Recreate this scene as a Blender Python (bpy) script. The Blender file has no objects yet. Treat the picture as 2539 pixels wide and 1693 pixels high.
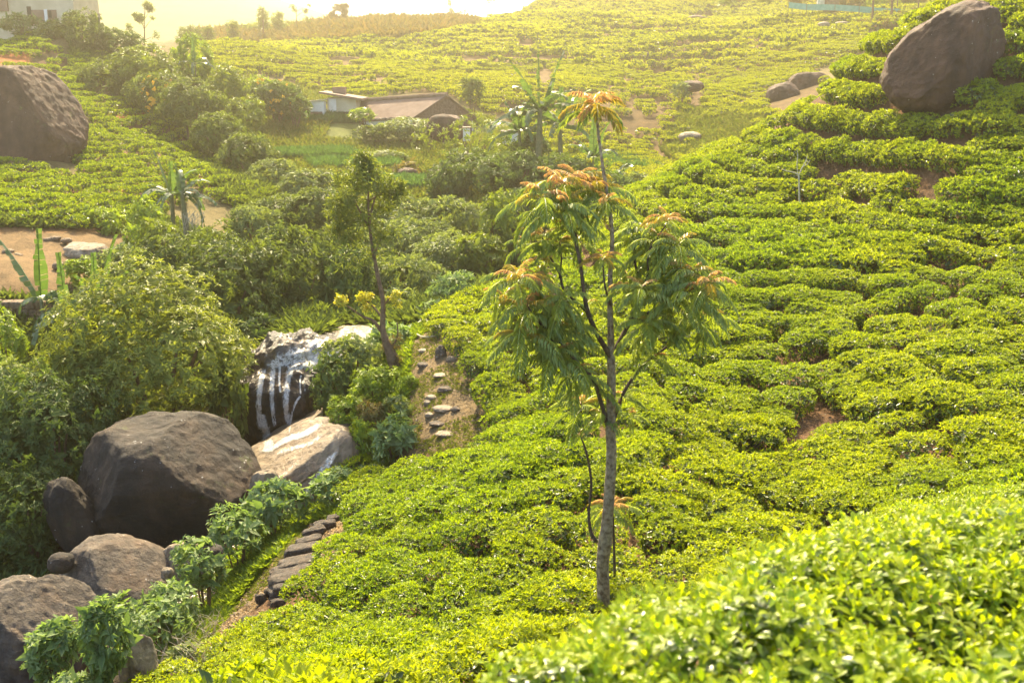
import bpy, math, random
import numpy as np
from mathutils import Vector, Matrix, noise as mnoise
from mathutils.bvhtree import BVHTree

# ------------------------------------------------------------------ camera, sky, sun, exposure
SC = bpy.context.scene
COL = SC.collection
FOCAL = 2491.0                      # focal length in pixels of the 2539 x 1693 photograph
CX, CY = 1269.5, 846.5
PITCH = math.radians(15.0)
cam_data = bpy.data.cameras.new('camera')
cam = bpy.data.objects.new('camera', cam_data); COL.objects.link(cam)
cam.location = (0, 0, 0); cam.rotation_euler = (math.radians(90) - PITCH, 0, 0)
cam_data.sensor_width = 36.0; cam_data.lens = 36.0 * FOCAL / 2539.0
cam_data.clip_start = 0.05; cam_data.clip_end = 5000
cam_data.dof.use_dof = True; cam_data.dof.focus_distance = 17.0; cam_data.dof.aperture_fstop = 3.5
SC.camera = cam

SUN_EL, SUN_AZ = math.radians(45), math.radians(-9)     # azimuth measured from the view direction (+Y), positive to the right
sd = Vector((math.sin(SUN_AZ) * math.cos(SUN_EL), math.cos(SUN_AZ) * math.cos(SUN_EL), math.sin(SUN_EL)))
world = bpy.data.worlds.new("World"); SC.world = world; world.use_nodes = True
wn = world.node_tree; wn.nodes.clear()
sky = wn.nodes.new('ShaderNodeTexSky'); sky.sky_type = 'NISHITA'; sky.sun_disc = False
sky.sun_elevation = SUN_EL; sky.sun_rotation = SUN_AZ; sky.altitude = 1200; sky.dust_density = 4.0; sky.air_density = 1.0
bg = wn.nodes.new('ShaderNodeBackground'); bg.inputs[1].default_value = 0.15
wo = wn.nodes.new('ShaderNodeOutputWorld')
wn.links.new(sky.outputs[0], bg.inputs[0]); wn.links.new(bg.outputs[0], wo.inputs[0])
sun_d = bpy.data.lights.new('sun', 'SUN'); sun_d.energy = 5.0; sun_d.angle = math.radians(0.5); sun_d.color = (1.0, 0.85, 0.54)
sun = bpy.data.objects.new('sun', sun_d); COL.objects.link(sun)
sun.rotation_euler = sd.to_track_quat('Z', 'Y').to_euler(); sun.location = (0, 0, 60)
SC.view_settings.view_transform = 'Standard'; SC.view_settings.look = 'None'
SC.view_settings.exposure = 1.97; SC.view_settings.gamma = 1.0
SC.cycles.max_bounces = 6; SC.cycles.diffuse_bounces = 3; SC.cycles.glossy_bounces = 2
SC.cycles.transmission_bounces = 4; SC.cycles.volume_bounces = 0; SC.cycles.transparent_max_bounces = 8
SC.cycles.caustics_reflective = False; SC.cycles.caustics_refractive = False
SC.cycles.use_denoising = True; SC.cycles.use_adaptive_sampling = True; SC.cycles.adaptive_threshold = 0.02
SC.cycles.volume_step_rate = 4.0; SC.cycles.sample_clamp_indirect = 4.0

R = random.Random(7)
NR = np.random.RandomState(11)
cP, sP = math.cos(PITCH), math.sin(PITCH)

# ------------------------------------------------------------------ geometry of the view (real distances)
def ray(px, py):
    x = (px - CX) / FOCAL; v = -(py - CY) / FOCAL
    Y = cP + v * sP; Z = -sP + v * cP
    return x / Y, Z / Y
def at(px, py, D):
    a, b = ray(px, py); return Vector((a * D, D, b * D))
def proj(X, Y, Z):
    f = Y * cP - Z * sP; u = Y * sP + Z * cP
    f = np.maximum(f, 1e-3)
    return CX + FOCAL * X / f, CY - FOCAL * u / f, f

# ------------------------------------------------------------------ terrain: thin-plate surface through surveyed points
T = .55
CTRL = [ # px, py, D, height of plants above the ground
 (2539,1693,2.2,.75),(1900,1693,2.4,.75),(1400,1693,2.9,.75),(1600,1480,4.4,.75),(2000,1330,5.5,.75),(2539,1215,6.5,.75),(3000,1150,7,.75),(3000,1693,2.2,.75),
 (400,1693,16.5,T),(700,1693,13,T),(1000,1693,10.5,T),(1150,1693,9.2,T),(1495,1520,14,T),(1300,1600,12,T),(1850,1450,14,T),(2200,1330,16.5,T),(2500,1180,19,T),(3000,1100,20,T),
 (650,1530,19,T),(850,1400,19.5,T),(930,1250,24,T),(1200,1350,17.5,T),(1500,1250,18.5,T),(1900,1150,22,T),(2500,1000,23,T),(1200,1050,28,T),(1500,1000,25,T),
 (1900,900,29,T),(2300,800,30,T),(1180,800,38,T),(1500,750,36,T),(1900,650,38,T),(2400,600,37,T),(1300,690,46,T),(1530,510,56,T),(1740,390,60,T),
 (1900,310,58,T),(2200,110,55,T),(2539,-30,52,T),(2100,450,47,T),(2400,350,43,T),(2500,200,46,T),(3000,500,36,T),(3000,200,42,T),
 # path and steps
 (800,1300,25.5,0),(700,1400,23,0),(600,1530,20.5,0),(1090,1100,28.5,0),(1070,1000,31,0),(1060,900,34,0),(1040,850,36.5,0),(870,1240,26.5,.3),
 # stream
 (850,830,43,0),(740,870,39.8,0),(820,1130,32.5,0),(700,1250,29.5,.3),(600,1290,28.5,.4),(470,1480,24,.3),(250,1650,20.5,.2),(100,1760,18,.3),
 # bank between stream and path
 (860,960,36,1.0),(900,1050,31.5,.9),(960,900,36,.7),(900,1160,28.5,.8),(560,1450,23,.8),(450,1600,18.8,.5),
 # left bank
 (60,1250,30,1.0),(420,900,36,2.5),(150,1000,36,1.2),(60,790,50,.2),(60,690,53,0),(250,700,52,1.5),(60,640,57,0),(250,600,60,.5),(60,575,62,0),(250,560,65,.5),(-400,700,52,0),(-400,1200,30,1),(-500,1690,18,1),
 (150,500,68,.5),(30,450,74,T),(350,480,76,T),(230,400,84,T),(620,470,82,T),(450,400,88,T),(250,260,104,T),(40,250,98,T),(500,330,100,2),(100,190,112,.3),(60,120,120,T),(150,75,128,0),
 (250,125,132,0),(330,145,135,0),(-400,60,120,0),(-400,300,90,0),
 (700,620,56,2.2),(850,640,57,2.2),(1000,650,60,1.6),(1150,660,58,1.3),(1250,600,66,2),(950,540,72,2),(1150,500,76,2),(700,500,76,1.5),
 (1450,500,80,2),(1000,450,92,.3),(1250,430,88,1.5),(700,400,100,1),(900,400,104,.3),(1150,370,105,1),(1450,440,98,.5),(800,320,118,.3),(620,290,120,1),(1050,325,118,1.5),(1300,350,112,.8),
 (1000,280,128,.3),(830,280,126,.3),(550,240,128,2),(700,210,150,T),(450,170,138,1),(560,150,165,T),(800,150,190,T),(1100,200,165,T),(1300,270,138,T),(1500,390,118,T),(1620,410,115,T),
 (1500,250,140,T),(1740,330,122,.5),(1850,240,138,T),(1950,200,150,T),(1300,100,215,T),(950,140,195,T),(1700,150,185,T),(1600,100,210,T),(2000,120,185,T),(700,118,215,T),(950,105,222,T),(1150,90,235,T),
 (2080,75,200,.3),(1800,50,240,T),(2250,30,225,.3),(2100,0,250,.5),(1900,5,260,1),(1500,30,270,T),(1300,12,300,T),(1500,-60,330,T),(2100,-60,330,T),(2600,-80,300,1),(3100,-100,250,1),
 (1150,72,285,1),(900,62,285,1),(700,80,270,1),(580,95,250,1),(400,112,180,2),
]
CTRL = [c for c in CTRL]
FREE = [ # hidden ground: X, D, Z
 (0,-6,-1.9),(-12,-6,-5.5),(12,-6,-1.0),(-6,3,-5.2),(-14,6,-9.5),(5,1,-1.9),(16,3,-1.8),
 (5.5,74,-10.5),(18,78,-8),(30,78,-3.5),(42,82,1),(12,90,-11),(25,100,-7),(45,110,0),
 (0,400,4),(-120,400,8),(120,420,24),(-60,330,8),(0,300,9),
 (-260,700,52),(-215,720,50),(-180,760,44),(-120,800,28),(-60,820,16),(0,900,12),(150,900,30),(-420,700,74),(-200,480,10),(-140,260,3),(-100,200,0),(-70,150,-1),
 (-12.3,36.5,-14.2),(-10.5,34.5,-13.9),(-9.0,37.8,-13.6),(-14.5,36,-14.0),(-7.3,35,-12.6),(-17.3,36.5,-13.6),
 (-9,43,-11.2),(-13,46,-11.8),(-8,50,-11.6),
]
def st(X, Y):
    Yc = np.maximum(Y, -7.0) + 10.0
    return X / Yc, np.log(Yc)
cs, ct, cq = [], [], []
for px, py, D, off in CTRL:
    p = at(px, py, D); s, t = st(p.x, p.y); cs.append(s); ct.append(t); cq.append((p.z - off) / (D + 10))
for X, D, Z in FREE:
    s, t = st(X, D); cs.append(s); ct.append(t); cq.append(Z / (D + 10))
cs, ct, cq = map(np.array, (cs, ct, cq))
KT = .55                                            # weight of the log-distance axis
def phi(r2): return np.where(r2 > 1e-12, r2 * np.log(np.maximum(r2, 1e-12)), 0)
n = len(cs)
A = phi((cs[:, None] - cs) ** 2 + ((ct[:, None] - ct) * KT) ** 2) + np.eye(n) * 2e-4
Pm = np.c_[np.ones(n), cs, ct]
W = np.linalg.solve(np.block([[A, Pm], [Pm.T, np.zeros((3, 3))]]), np.r_[cq, 0, 0, 0])
def vhash(ix, iy, seed):
    h = (ix * 374761393 + iy * 668265263 + seed * 1442695041).astype(np.int64) & 0x7fffffff
    h = (h ^ (h >> 13)) * 1274126177 & 0x7fffffff
    return ((h ^ (h >> 16)) & 0xffff) / 65535.0
def vn(x, y, seed=0):
    ix = np.floor(x).astype(np.int64); iy = np.floor(y).astype(np.int64); fx = x - ix; fy = y - iy
    fx = fx * fx * (3 - 2 * fx); fy = fy * fy * (3 - 2 * fy)
    a = vhash(ix, iy, seed); b = vhash(ix + 1, iy, seed); c = vhash(ix, iy + 1, seed); d = vhash(ix + 1, iy + 1, seed)
    return (a * (1 - fx) + b * fx) * (1 - fy) + (c * (1 - fx) + d * fx) * fy - .5
def fbm(x, y, seed=0, o=3):
    return sum(vn(x * 2 ** k, y * 2 ** k, seed + k) / 2 ** k for k in range(o))
def Hb(X, Y):
    X = np.asarray(X, float); Y = np.asarray(Y, float); s, t = st(X, Y)
    shp = s.shape; s = s.ravel(); t = t.ravel(); out = np.empty_like(s)
    for i in range(0, len(s), 20000):
        a = s[i:i + 20000, None]; b = t[i:i + 20000, None]
        out[i:i + 20000] = phi((a - cs) ** 2 + ((b - ct) * KT) ** 2) @ W[:n] + W[n] + W[n + 1] * a[:, 0] + W[n + 2] * b[:, 0]
    return (out * (np.exp(t))).reshape(shp)
# the ground sheet is a grid in (s, t); H() reads heights back from it
NS, NT = 460, 560
gs = np.linspace(-1.5, 1.5, NS); gt = np.linspace(math.log(3.0), math.log(960.0), NT)
GS, GT = np.meshgrid(gs, gt)
GY = np.exp(GT) - 10; GX = GS * (GY + 10)
GZ = Hb(GX, GY)
GZ += fbm(GX * .035, GY * .035, 13, 2) * 5.0 * np.clip((GY - 132) / 40, 0, 1) * np.clip((420 - GY) / 80, 0, 1)
GZ0 = GZ.copy()
amp = np.clip((GY + 8) / 60, .15, 1.5)
GZ += fbm(GX * .9, GY * .9, 5, 3) * .22 * np.minimum(amp, .8) + fbm(GX * .12, GY * .12, 9, 2) * .8 * np.clip(amp - .4, 0, 3)
def H(X, Y, G=None):
    G = GZ if G is None else G
    X = np.asarray(X, float); Y = np.asarray(Y, float); s, t = st(X, Y)
    i = np.clip((s - gs[0]) / (gs[1] - gs[0]), 0, NS - 1.001); j = np.clip((t - gt[0]) / (gt[1] - gt[0]), 0, NT - 1.001)
    i0 = i.astype(int); j0 = j.astype(int); fi = i - i0; fj = j - j0
    return (G[j0, i0] * (1 - fi) + G[j0, i0 + 1] * fi) * (1 - fj) + (G[j0 + 1, i0] * (1 - fi) + G[j0 + 1, i0 + 1] * fi) * fj
def Hs(X, Y): return H(X, Y, GZ0)
def ground(X, Y): return Vector((X, Y, float(H(X, Y))))
def hit(px, py, dmin=8.0, dmax=600.0):
    a, b = ray(px, py); D = np.geomspace(dmin, dmax, 1600); z = b * D - H(a * D, D)
    k = np.nonzero((z[:-1] > 0) & (z[1:] <= 0))[0]
    if len(k) == 0: D0 = D[np.argmin(np.abs(z))]
    else: D0 = D[k[0]]
    return ground(a * D0, D0)
def inpoly(x, y, poly):
    x = np.asarray(x, float); y = np.asarray(y, float); r = np.zeros(x.shape, bool); m = len(poly)
    for i in range(m):
        x1, y1 = poly[i]; x2, y2 = poly[(i + 1) % m]
        c = ((y1 > y) != (y2 > y)) & (x < (x2 - x1) * (y - y1) / (y2 - y1 + 1e-9) + x1); r ^= c
    return r
#@@REST
# ------------------------------------------------------------------ materials
def mat(name, build, disp=False):
    m = bpy.data.materials.new(name); m.use_nodes = True; nt = m.node_tree; nt.nodes.clear()
    out = nt.nodes.new('ShaderNodeOutputMaterial'); sh = build(nt); nt.links.new(sh, out.inputs[0]); return m
def nd(nt, t, **kw):
    x = nt.nodes.new('ShaderNode' + t)
    for k, v in kw.items():
        if k.startswith('i_'):
            key = k[2:]; key = int(key) if key.isdigit() else key.replace('_', ' ')
            x.inputs[key].default_value = v
        else: setattr(x, k, v)
    return x
def ramp(nt, fac, stops):
    r = nt.nodes.new('ShaderNodeValToRGB'); e = r.color_ramp.elements
    while len(e) < len(stops): e.new(.5)
    for el, (p, c) in zip(e, stops): el.position = p; el.color = (*c, 1)
    nt.links.new(fac, r.inputs[0]); return r.outputs[0]
def mix(nt, fac, a, b, bt='MIX'):
    m = nt.nodes.new('ShaderNodeMix'); m.data_type = 'RGBA'; m.blend_type = bt
    for s, v in ((m.inputs[0], fac), (m.inputs[6], a), (m.inputs[7], b)):
        if hasattr(v, 'is_linked'): nt.links.new(v, s)
        elif isinstance(v, (int, float)): s.default_value = v
        else: s.default_value = (*v, 1)
    return m.outputs[2]
def noise_tex(nt, scale, detail=3, rough=.55, coord='Object', sc=(1, 1, 1)):
    tc = nt.nodes.new('ShaderNodeTexCoord'); mp = nt.nodes.new('ShaderNodeMapping'); mp.inputs['Scale'].default_value = sc
    nt.links.new(tc.outputs[coord], mp.inputs[0])
    t = nt.nodes.new('ShaderNodeTexNoise'); t.inputs['Scale'].default_value = scale; t.inputs['Detail'].default_value = detail; t.inputs['Roughness'].default_value = rough
    nt.links.new(mp.outputs[0], t.inputs['Vector']); return t.outputs[0]
def leafmat(name, cols, trans=.45, tcol=None, rough=.38, spec=.5, patch=None):
    """cols: base colours picked per leaf; the leaf also lets light through"""
    def b(nt):
        g = nt.nodes.new('ShaderNodeNewGeometry')
        m = len(cols); col = ramp(nt, g.outputs['Random Per Island'], [(i / max(m - 1, 1), c) for i, c in enumerate(cols)])
        if patch:
            oi = nt.nodes.new('ShaderNodeObjectInfo')
            pn = nt.nodes.new('ShaderNodeTexNoise'); pn.inputs['Scale'].default_value = patch[0]; pn.inputs['Detail'].default_value = 2
            nt.links.new(g.outputs['Position'], pn.inputs['Vector'])
            f = nt.nodes.new('ShaderNodeMapRange'); f.inputs[1].default_value = .38; f.inputs[2].default_value = .62; nt.links.new(pn.outputs[0], f.inputs[0])
            col = mix(nt, f.outputs[0], col, mix(nt, 1.0, col, patch[1], 'MULTIPLY'))
        p = nd(nt, 'BsdfPrincipled', i_Roughness=rough); p.inputs['Specular IOR Level'].default_value = spec
        nt.links.new(col, p.inputs['Base Color'])
        t = nt.nodes.new('ShaderNodeBsdfTranslucent')
        tc = mix(nt, 1.0, col, tcol or (1.25, 1.3, .45), 'MULTIPLY'); nt.links.new(tc, t.inputs[0])
        mx = nt.nodes.new('ShaderNodeMixShader'); mx.inputs[0].default_value = trans
        nt.links.new(p.outputs[0], mx.inputs[1]); nt.links.new(t.outputs[0], mx.inputs[2]); return mx.outputs[0]
    return mat(name, b)
def plainmat(name, a, b_, scale=6, rough=.85, bump=.3, sc=(1, 1, 1), coord='Object', spec=.3, detail=4):
    def b(nt):
        nz = noise_tex(nt, scale, detail, .6, coord, sc)
        col = ramp(nt, nz, [(.35, a), (.65, b_)])
        p = nd(nt, 'BsdfPrincipled', i_Roughness=rough); p.inputs['Specular IOR Level'].default_value = spec; nt.links.new(col, p.inputs['Base Color'])
        if bump:
            bp = nt.nodes.new('ShaderNodeBump'); bp.inputs['Strength'].default_value = bump; bp.inputs['Distance'].default_value = .05
            nt.links.new(noise_tex(nt, scale * 3, 4, .7, coord, sc), bp.inputs['Height']); nt.links.new(bp.outputs[0], p.inputs['Normal'])
        return p.outputs[0]
    return mat(name, b)
def rockmat(name, dark, light, lichen=(.5, .48, .42), moss=(.10, .12, .02), lich=.62, mosst=.6, scale=1.0, rough=.8, warm=(.16, .09, .045)):
    def b(nt):
        base = ramp(nt, noise_tex(nt, 1.1 * scale, 8, .68), [(.3, dark), (.52, tuple((a + b_) / 2 for a, b_ in zip(dark, light))), (.7, light)])
        wf_ = ramp(nt, noise_tex(nt, .7 * scale, 5, .6), [(.45, (0, 0, 0)), (.65, (.6, .6, .6))]); base = mix(nt, wf_, base, warm)
        st_ = ramp(nt, noise_tex(nt, 2.6 * scale, 7, .65, sc=(1, 1, .16)), [(.38, (.40, .37, .35)), (.58, (1.1, 1.08, 1.05))])
        base = mix(nt, .75, base, st_, 'MULTIPLY')
        mf = ramp(nt, noise_tex(nt, .9 * scale, 9, .75), [(mosst, (0, 0, 0)), (mosst + .06, (1, 1, 1))])
        base = mix(nt, mf, base, moss)
        v = nt.nodes.new('ShaderNodeTexVoronoi'); v.feature = 'F1'; v.inputs['Scale'].default_value = 5.5 * scale; v.inputs['Randomness'].default_value = 1
        tc = nt.nodes.new('ShaderNodeTexCoord'); ad = nt.nodes.new('ShaderNodeMixRGB'); ad.blend_type = 'ADD'; ad.inputs[0].default_value = .35
        nn = nt.nodes.new('ShaderNodeTexNoise'); nn.inputs['Scale'].default_value = 2.2 * scale; nn.inputs['Detail'].default_value = 6; nt.links.new(tc.outputs['Object'], nn.inputs['Vector'])
        nt.links.new(tc.outputs['Object'], ad.inputs[1]); nt.links.new(nn.outputs['Color'], ad.inputs[2]); nt.links.new(ad.outputs[0], v.inputs['Vector'])
        lm = ramp(nt, noise_tex(nt, 1.2 * scale, 4, .6), [(.5, (.04, .04, .04)), (.72, (.26, .26, .26))])   # where lichen gathers, its spots grow
        lt_ = nt.nodes.new('ShaderNodeMath'); lt_.operation = 'LESS_THAN'; nt.links.new(v.outputs['Distance'], lt_.inputs[0]); nt.links.new(lm, lt_.inputs[1])
        l2 = ramp(nt, noise_tex(nt, 14 * scale, 3, .6), [(lich - .16, (0, 0, 0)), (lich - .1, (1, 1, 1))]); lf = mix(nt, 1.0, l2, lt_.outputs[0], 'MULTIPLY')
        base = mix(nt, lf, base, lichen)
        cr = nt.nodes.new('ShaderNodeTexVoronoi'); cr.feature = 'DISTANCE_TO_EDGE'; cr.inputs['Scale'].default_value = .55 * scale; nt.links.new(ad.outputs[0], cr.inputs['Vector'])
        ck = mix(nt, ramp(nt, noise_tex(nt, .8 * scale, 3, .5), [(.5, (0, 0, 0)), (.6, (1, 1, 1))]), (1, 1, 1), ramp(nt, cr.outputs['Distance'], [(.0, (.3, .3, .3)), (.03, (1, 1, 1))])); base = mix(nt, .35, base, mix(nt, 1.0, base, ck, 'MULTIPLY'))
        p = nd(nt, 'BsdfPrincipled', i_Roughness=rough); nt.links.new(base, p.inputs['Base Color'])
        hsum = mix(nt, .12, noise_tex(nt, 5 * scale, 10, .7), ck)
        bp = nt.nodes.new('ShaderNodeBump'); bp.inputs['Strength'].default_value = 1.0; bp.inputs['Distance'].default_value = .16
        nt.links.new(hsum, bp.inputs['Height']); nt.links.new(bp.outputs[0], p.inputs['Normal'])
        return p.outputs[0]
    return mat(name, b)

M = {}
M['tea_front'] = leafmat('tea_leaf_young', [(0.27, 0.36, 0.014), (0.36, 0.43, 0.016), (0.21, 0.32, 0.014), (0.42, 0.46, 0.02)], .55, (1.25, 1.2, .3), .38, .4)
M['tea_front_old'] = leafmat('tea_leaf_mature', [(0.072, 0.124, 0.02), (0.096, 0.1612, 0.02), (0.12, 0.1922, 0.02)], .45, None, .3, .5)  # mature leaves, their green deepened further to suggest shade among the shoots
M['tea'] = leafmat('tea_leaf', [(0.22, 0.29, 0.014), (0.31, 0.37, 0.016), (0.27, 0.34, 0.014), (0.36, 0.41, 0.018), (0.16, 0.24, 0.014)], .5, (1.3, 1.2, .3), .45, .3, patch=(.16, (.72, .85, .9)))
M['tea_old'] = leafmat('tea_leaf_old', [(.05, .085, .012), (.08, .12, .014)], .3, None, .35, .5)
M['tea_far'] = leafmat('tea_leaf_distant', [(.30, .35, .010), (.38, .41, .012), (.33, .38, .010)], .45, (1.3, 1.2, .3), .6, .15, patch=(.035, (.85, .9, .8)))
M['tea_left'] = leafmat('tea_leaf_left', [(.20, .29, .010), (.26, .34, .012), (.23, .31, .010)], .45, (1.3, 1.2, .3), .6, .2)
M['olive'] = leafmat('shrub_leaf_olive', [(0.09, 0.12, 0.028), (0.13, 0.165, 0.037), (0.175, 0.215, 0.052), (0.07, 0.095, 0.023)], .42, (1.15, 1.2, .5), .55, .22)
M['dark'] = leafmat('shrub_leaf_dark', [(0.07, 0.105, 0.028), (0.105, 0.145, 0.038), (0.14, 0.185, 0.055)], .42, (1.1, 1.2, .5), .55, .22)
M['mid'] = leafmat('shrub_leaf_mid', [(0.13, 0.17, 0.055), (0.19, 0.225, 0.075), (0.25, 0.29, 0.11)], .42, (1.15, 1.2, .5), .55, .22)
M['light'] = leafmat('shrub_leaf_light', [(0.15, 0.22, 0.07), (0.21, 0.29, 0.1), (0.28, 0.35, 0.16), (0.11, 0.17, 0.05)], .42, (1.1, 1.2, .5), .55, .22)
M['yellowgreen'] = leafmat('shrub_leaf_yellowgreen', [(.16, .20, .02), (.22, .26, .03), (.13, .17, .02)], .4, None, .45, .4)
M['bright'] = leafmat('shrub_leaf_bright', [(0.2, 0.27, 0.022), (0.27, 0.34, 0.03), (0.16, 0.22, 0.02)], .4, None, .45, .4)
M['dome'] = leafmat('shrub_leaf_dome', [(.17, .20, .035), (.24, .265, .045), (.29, .31, .06), (.14, .17, .03)], .42, (1.15, 1.2, .5), .5, .3)  # olive leaves lightened in colour so the dome reads as sunlit
M['dry'] = leafmat('shrub_leaf_dry', [(.24, .16, .05), (.20, .18, .05), (.16, .15, .04)], .3, (1.1, 1, .5), .6, .3)
M['crownleaf'] = leafmat('leaf_narrow_olive', [(.16, .20, .045), (.21, .25, .06), (.12, .155, .035)], .45, (1.2, 1.15, .4), .5, .3)
M['litter'] = leafmat('leaf_litter', [(.20, .13, .06), (.28, .20, .11), (.13, .08, .04), (.34, .28, .19)], .15, (1, 1, 1), .7, .2)
M['flower'] = leafmat('petal_orange', [(.75, .38, .03), (.80, .50, .05)], .3, (1, 1, .6), .6, .2)
M['yellowleaf'] = leafmat('leaf_yellow', [(.55, .50, .04), (.45, .45, .05), (.65, .52, .05)], .4, (1, 1, .5), .5, .3)
M['frond'] = leafmat('frond_green', [(0.24, 0.3, 0.07), (0.31, 0.37, 0.09), (0.19, 0.25, 0.06)], .38, (1.3, 1.3, .4), .3, .6)
M['frond_gold'] = leafmat('frond_golden', [(0.33, 0.3, 0.048), (0.418, 0.3, 0.06), (0.242, 0.27, 0.048)], .45, (1.2, 1.1, .5), .3, .5)
M['frond_red'] = leafmat('frond_young', [(.50, .27, .12), (.55, .36, .15), (.50, .42, .14), (.42, .20, .09)], .5, (1.15, .95, .6), .35, .4)
M['banana'] = leafmat('banana_leaf', [(0.07, 0.12, 0.035), (0.1, 0.16, 0.05), (0.13, 0.19, 0.06)], .4, (1.2, 1.3, .4), .28, .7)
M['grass'] = leafmat('grass_blade', [(.14, .19, .03), (.19, .22, .04), (.26, .24, .07)], .35, None, .6, .3)
M['crop'] = leafmat('crop_blade', [(.10, .20, .07), (.14, .25, .10), (.13, .22, .07)], .35, None, .55, .3)
M['bark'] = plainmat('bark_grey', (.15, .105, .06), (.42, .35, .24), 17, .85, .8, (1, 1, .8))
M['bark_dark'] = plainmat('bark_dark', (.05, .035, .025), (.12, .085, .055), 9, .85, .5)
M['bark_brown'] = plainmat('bark_brown', (.10, .06, .035), (.22, .14, .08), 6, .85, .5)
M['bark_pale'] = plainmat('bark_pale', (.35, .30, .2), (.5, .44, .3), 9, .8, .3)
M['stem'] = plainmat('banana_stem', (.12, .13, .05), (.22, .20, .09), 4, .7, .2)
M['rock_big'] = rockmat('rock_dark', (.013, .009, .006), (.050, .034, .022), (.42, .40, .36), (.06, .065, .012), .66, .60, .8, .8, (.08, .045, .022))
M['rock_mid'] = rockmat('rock_grey', (.055, .04, .03), (.21, .17, .125), (.5, .48, .44), (.10, .10, .03), .66, .68, 1.4)
M['rock_light'] = rockmat('rock_pale', (.25, .19, .12), (.48, .41, .30), (.6, .56, .48), (.2, .16, .05), .72, .74, 1.6)
M['rock_slab'] = rockmat('rock_tan', (.17, .11, .06), (.40, .31, .20), (.5, .45, .36), (.16, .10, .04), .74, .64, .9, .45)
M['rock_wet'] = rockmat('rock_wet', (.012, .010, .009), (.055, .038, .026), (.16, .13, .1), (.09, .05, .02), .74, .70, 1.2, .25)
M['rock_far'] = rockmat('rock_brown', (.035, .016, .009), (.13, .062, .030), (.40, .35, .28), (.13, .14, .03), .66, .60, .55, .8, (.10, .05, .03))
M['stone'] = rockmat('stone_step', (.07, .055, .042), (.24, .20, .155), (.4, .38, .34), (.09, .10, .03), .66, .66, 6)
M['wallstone'] = rockmat('stone_wall', (.17, .11, .06), (.36, .27, .17), (.5, .45, .35), (.16, .13, .05), .72, .74, 2.5)
M['white'] = plainmat('whitewash', (.62, .60, .54), (.75, .73, .68), 2, .8, .1)
M['plaster'] = plainmat('plaster', (.46, .38, .24), (.60, .51, .35), .6, .85, .1)
M['plaster_brown'] = plainmat('plaster_brown', (.20, .12, .08), (.28, .18, .12), 1, .9, .1)
M['lattice'] = plainmat('lattice_brick', (.14, .075, .045), (.25, .15, .10), 5, .9, .3)
M['roof'] = plainmat('roof_sheet', (.15, .09, .065), (.23, .15, .11), 1.2, .8, .2)
M['darkpaint'] = plainmat('dark_opening', (.035, .028, .022), (.06, .045, .035), 3, .8, 0)
M['rust'] = plainmat('rusty_sheet', (.16, .09, .05), (.26, .17, .11), 2, .8, .1)
M['teal'] = plainmat('teal_net', (.10, .34, .26), (.2, .45, .36), 1.5, .8, 0)
M['wood'] = plainmat('post_wood', (.14, .10, .07), (.26, .20, .14), 4, .85, .2)
M['cloth_white'] = plainmat('cloth_white', (.6, .58, .55), (.75, .73, .7), 4, .9, 0)
M['cloth_dark'] = plainmat('cloth_dark', (.05, .05, .08), (.09, .08, .10), 4, .9, 0)
M['skin'] = plainmat('skin', (.13, .07, .045), (.16, .09, .06), 4, .6, 0)
M['plastic'] = plainmat('plastic', (.35, .6, .5), (.45, .7, .6), 4, .4, 0)
def _water(nt):
    nz = ramp(nt, noise_tex(nt, 3.0, 6, .7, sc=(1, .5, 1)), [(.42, (.045, .028, .012)), (.6, (.11, .075, .04)), (.74, (.5, .48, .42))])
    p = nd(nt, 'BsdfPrincipled', i_Roughness=.12); nt.links.new(nz, p.inputs['Base Color'])
    bp = nt.nodes.new('ShaderNodeBump'); bp.inputs['Strength'].default_value = .6; bp.inputs['Distance'].default_value = .08
    nt.links.new(noise_tex(nt, 5, 5, .7), bp.inputs['Height']); nt.links.new(bp.outputs[0], p.inputs['Normal']); return p.outputs[0]
M['water'] = mat('stream_water', _water)
def _foam(sc, lo=.44, hi=.60):
    def b(nt):
        p = nd(nt, 'BsdfPrincipled', i_Roughness=.35); p.inputs['Base Color'].default_value = (.70, .67, .60, 1)
        tr = nt.nodes.new('ShaderNodeBsdfTransparent'); mx = nt.nodes.new('ShaderNodeMixShader')
        at_ = nt.nodes.new('ShaderNodeAttribute'); at_.attribute_name = 'edge'; ms = nt.nodes.new('ShaderNodeMath'); ms.operation = 'MULTIPLY_ADD'; ms.inputs[1].default_value = .34; nt.links.new(at_.outputs['Fac'], ms.inputs[0]); sb = nt.nodes.new('ShaderNodeMath'); sb.operation = 'SUBTRACT'; nt.links.new(noise_tex(nt, 9, 6, .75, sc=sc), sb.inputs[0]); sb.inputs[1].default_value = .30; nt.links.new(sb.outputs[0], ms.inputs[2])
        f1 = ramp(nt, ms.outputs[0], [(lo, (0, 0, 0)), (hi, (1, 1, 1))]); f2 = ramp(nt, noise_tex(nt, 40, 4, .7, sc=sc), [(.36, (.15, .15, .15)), (.56, (1, 1, 1))])
        nt.links.new(mix(nt, 1.0, f1, f2, 'MULTIPLY'), mx.inputs[0]); nt.links.new(tr.outputs[0], mx.inputs[1]); nt.links.new(p.outputs[0], mx.inputs[2]); return mx.outputs[0]
    return b
M['foam'] = mat('falling_water', _foam((1.8, 1.8, .2), .36, .52)); M['foam_flow'] = mat('sliding_water', _foam((.8, .45, 1.2), .40, .60)); M['foam_thick'] = mat('churned_water', _foam((1, 1, 1), .30, .44))

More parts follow.
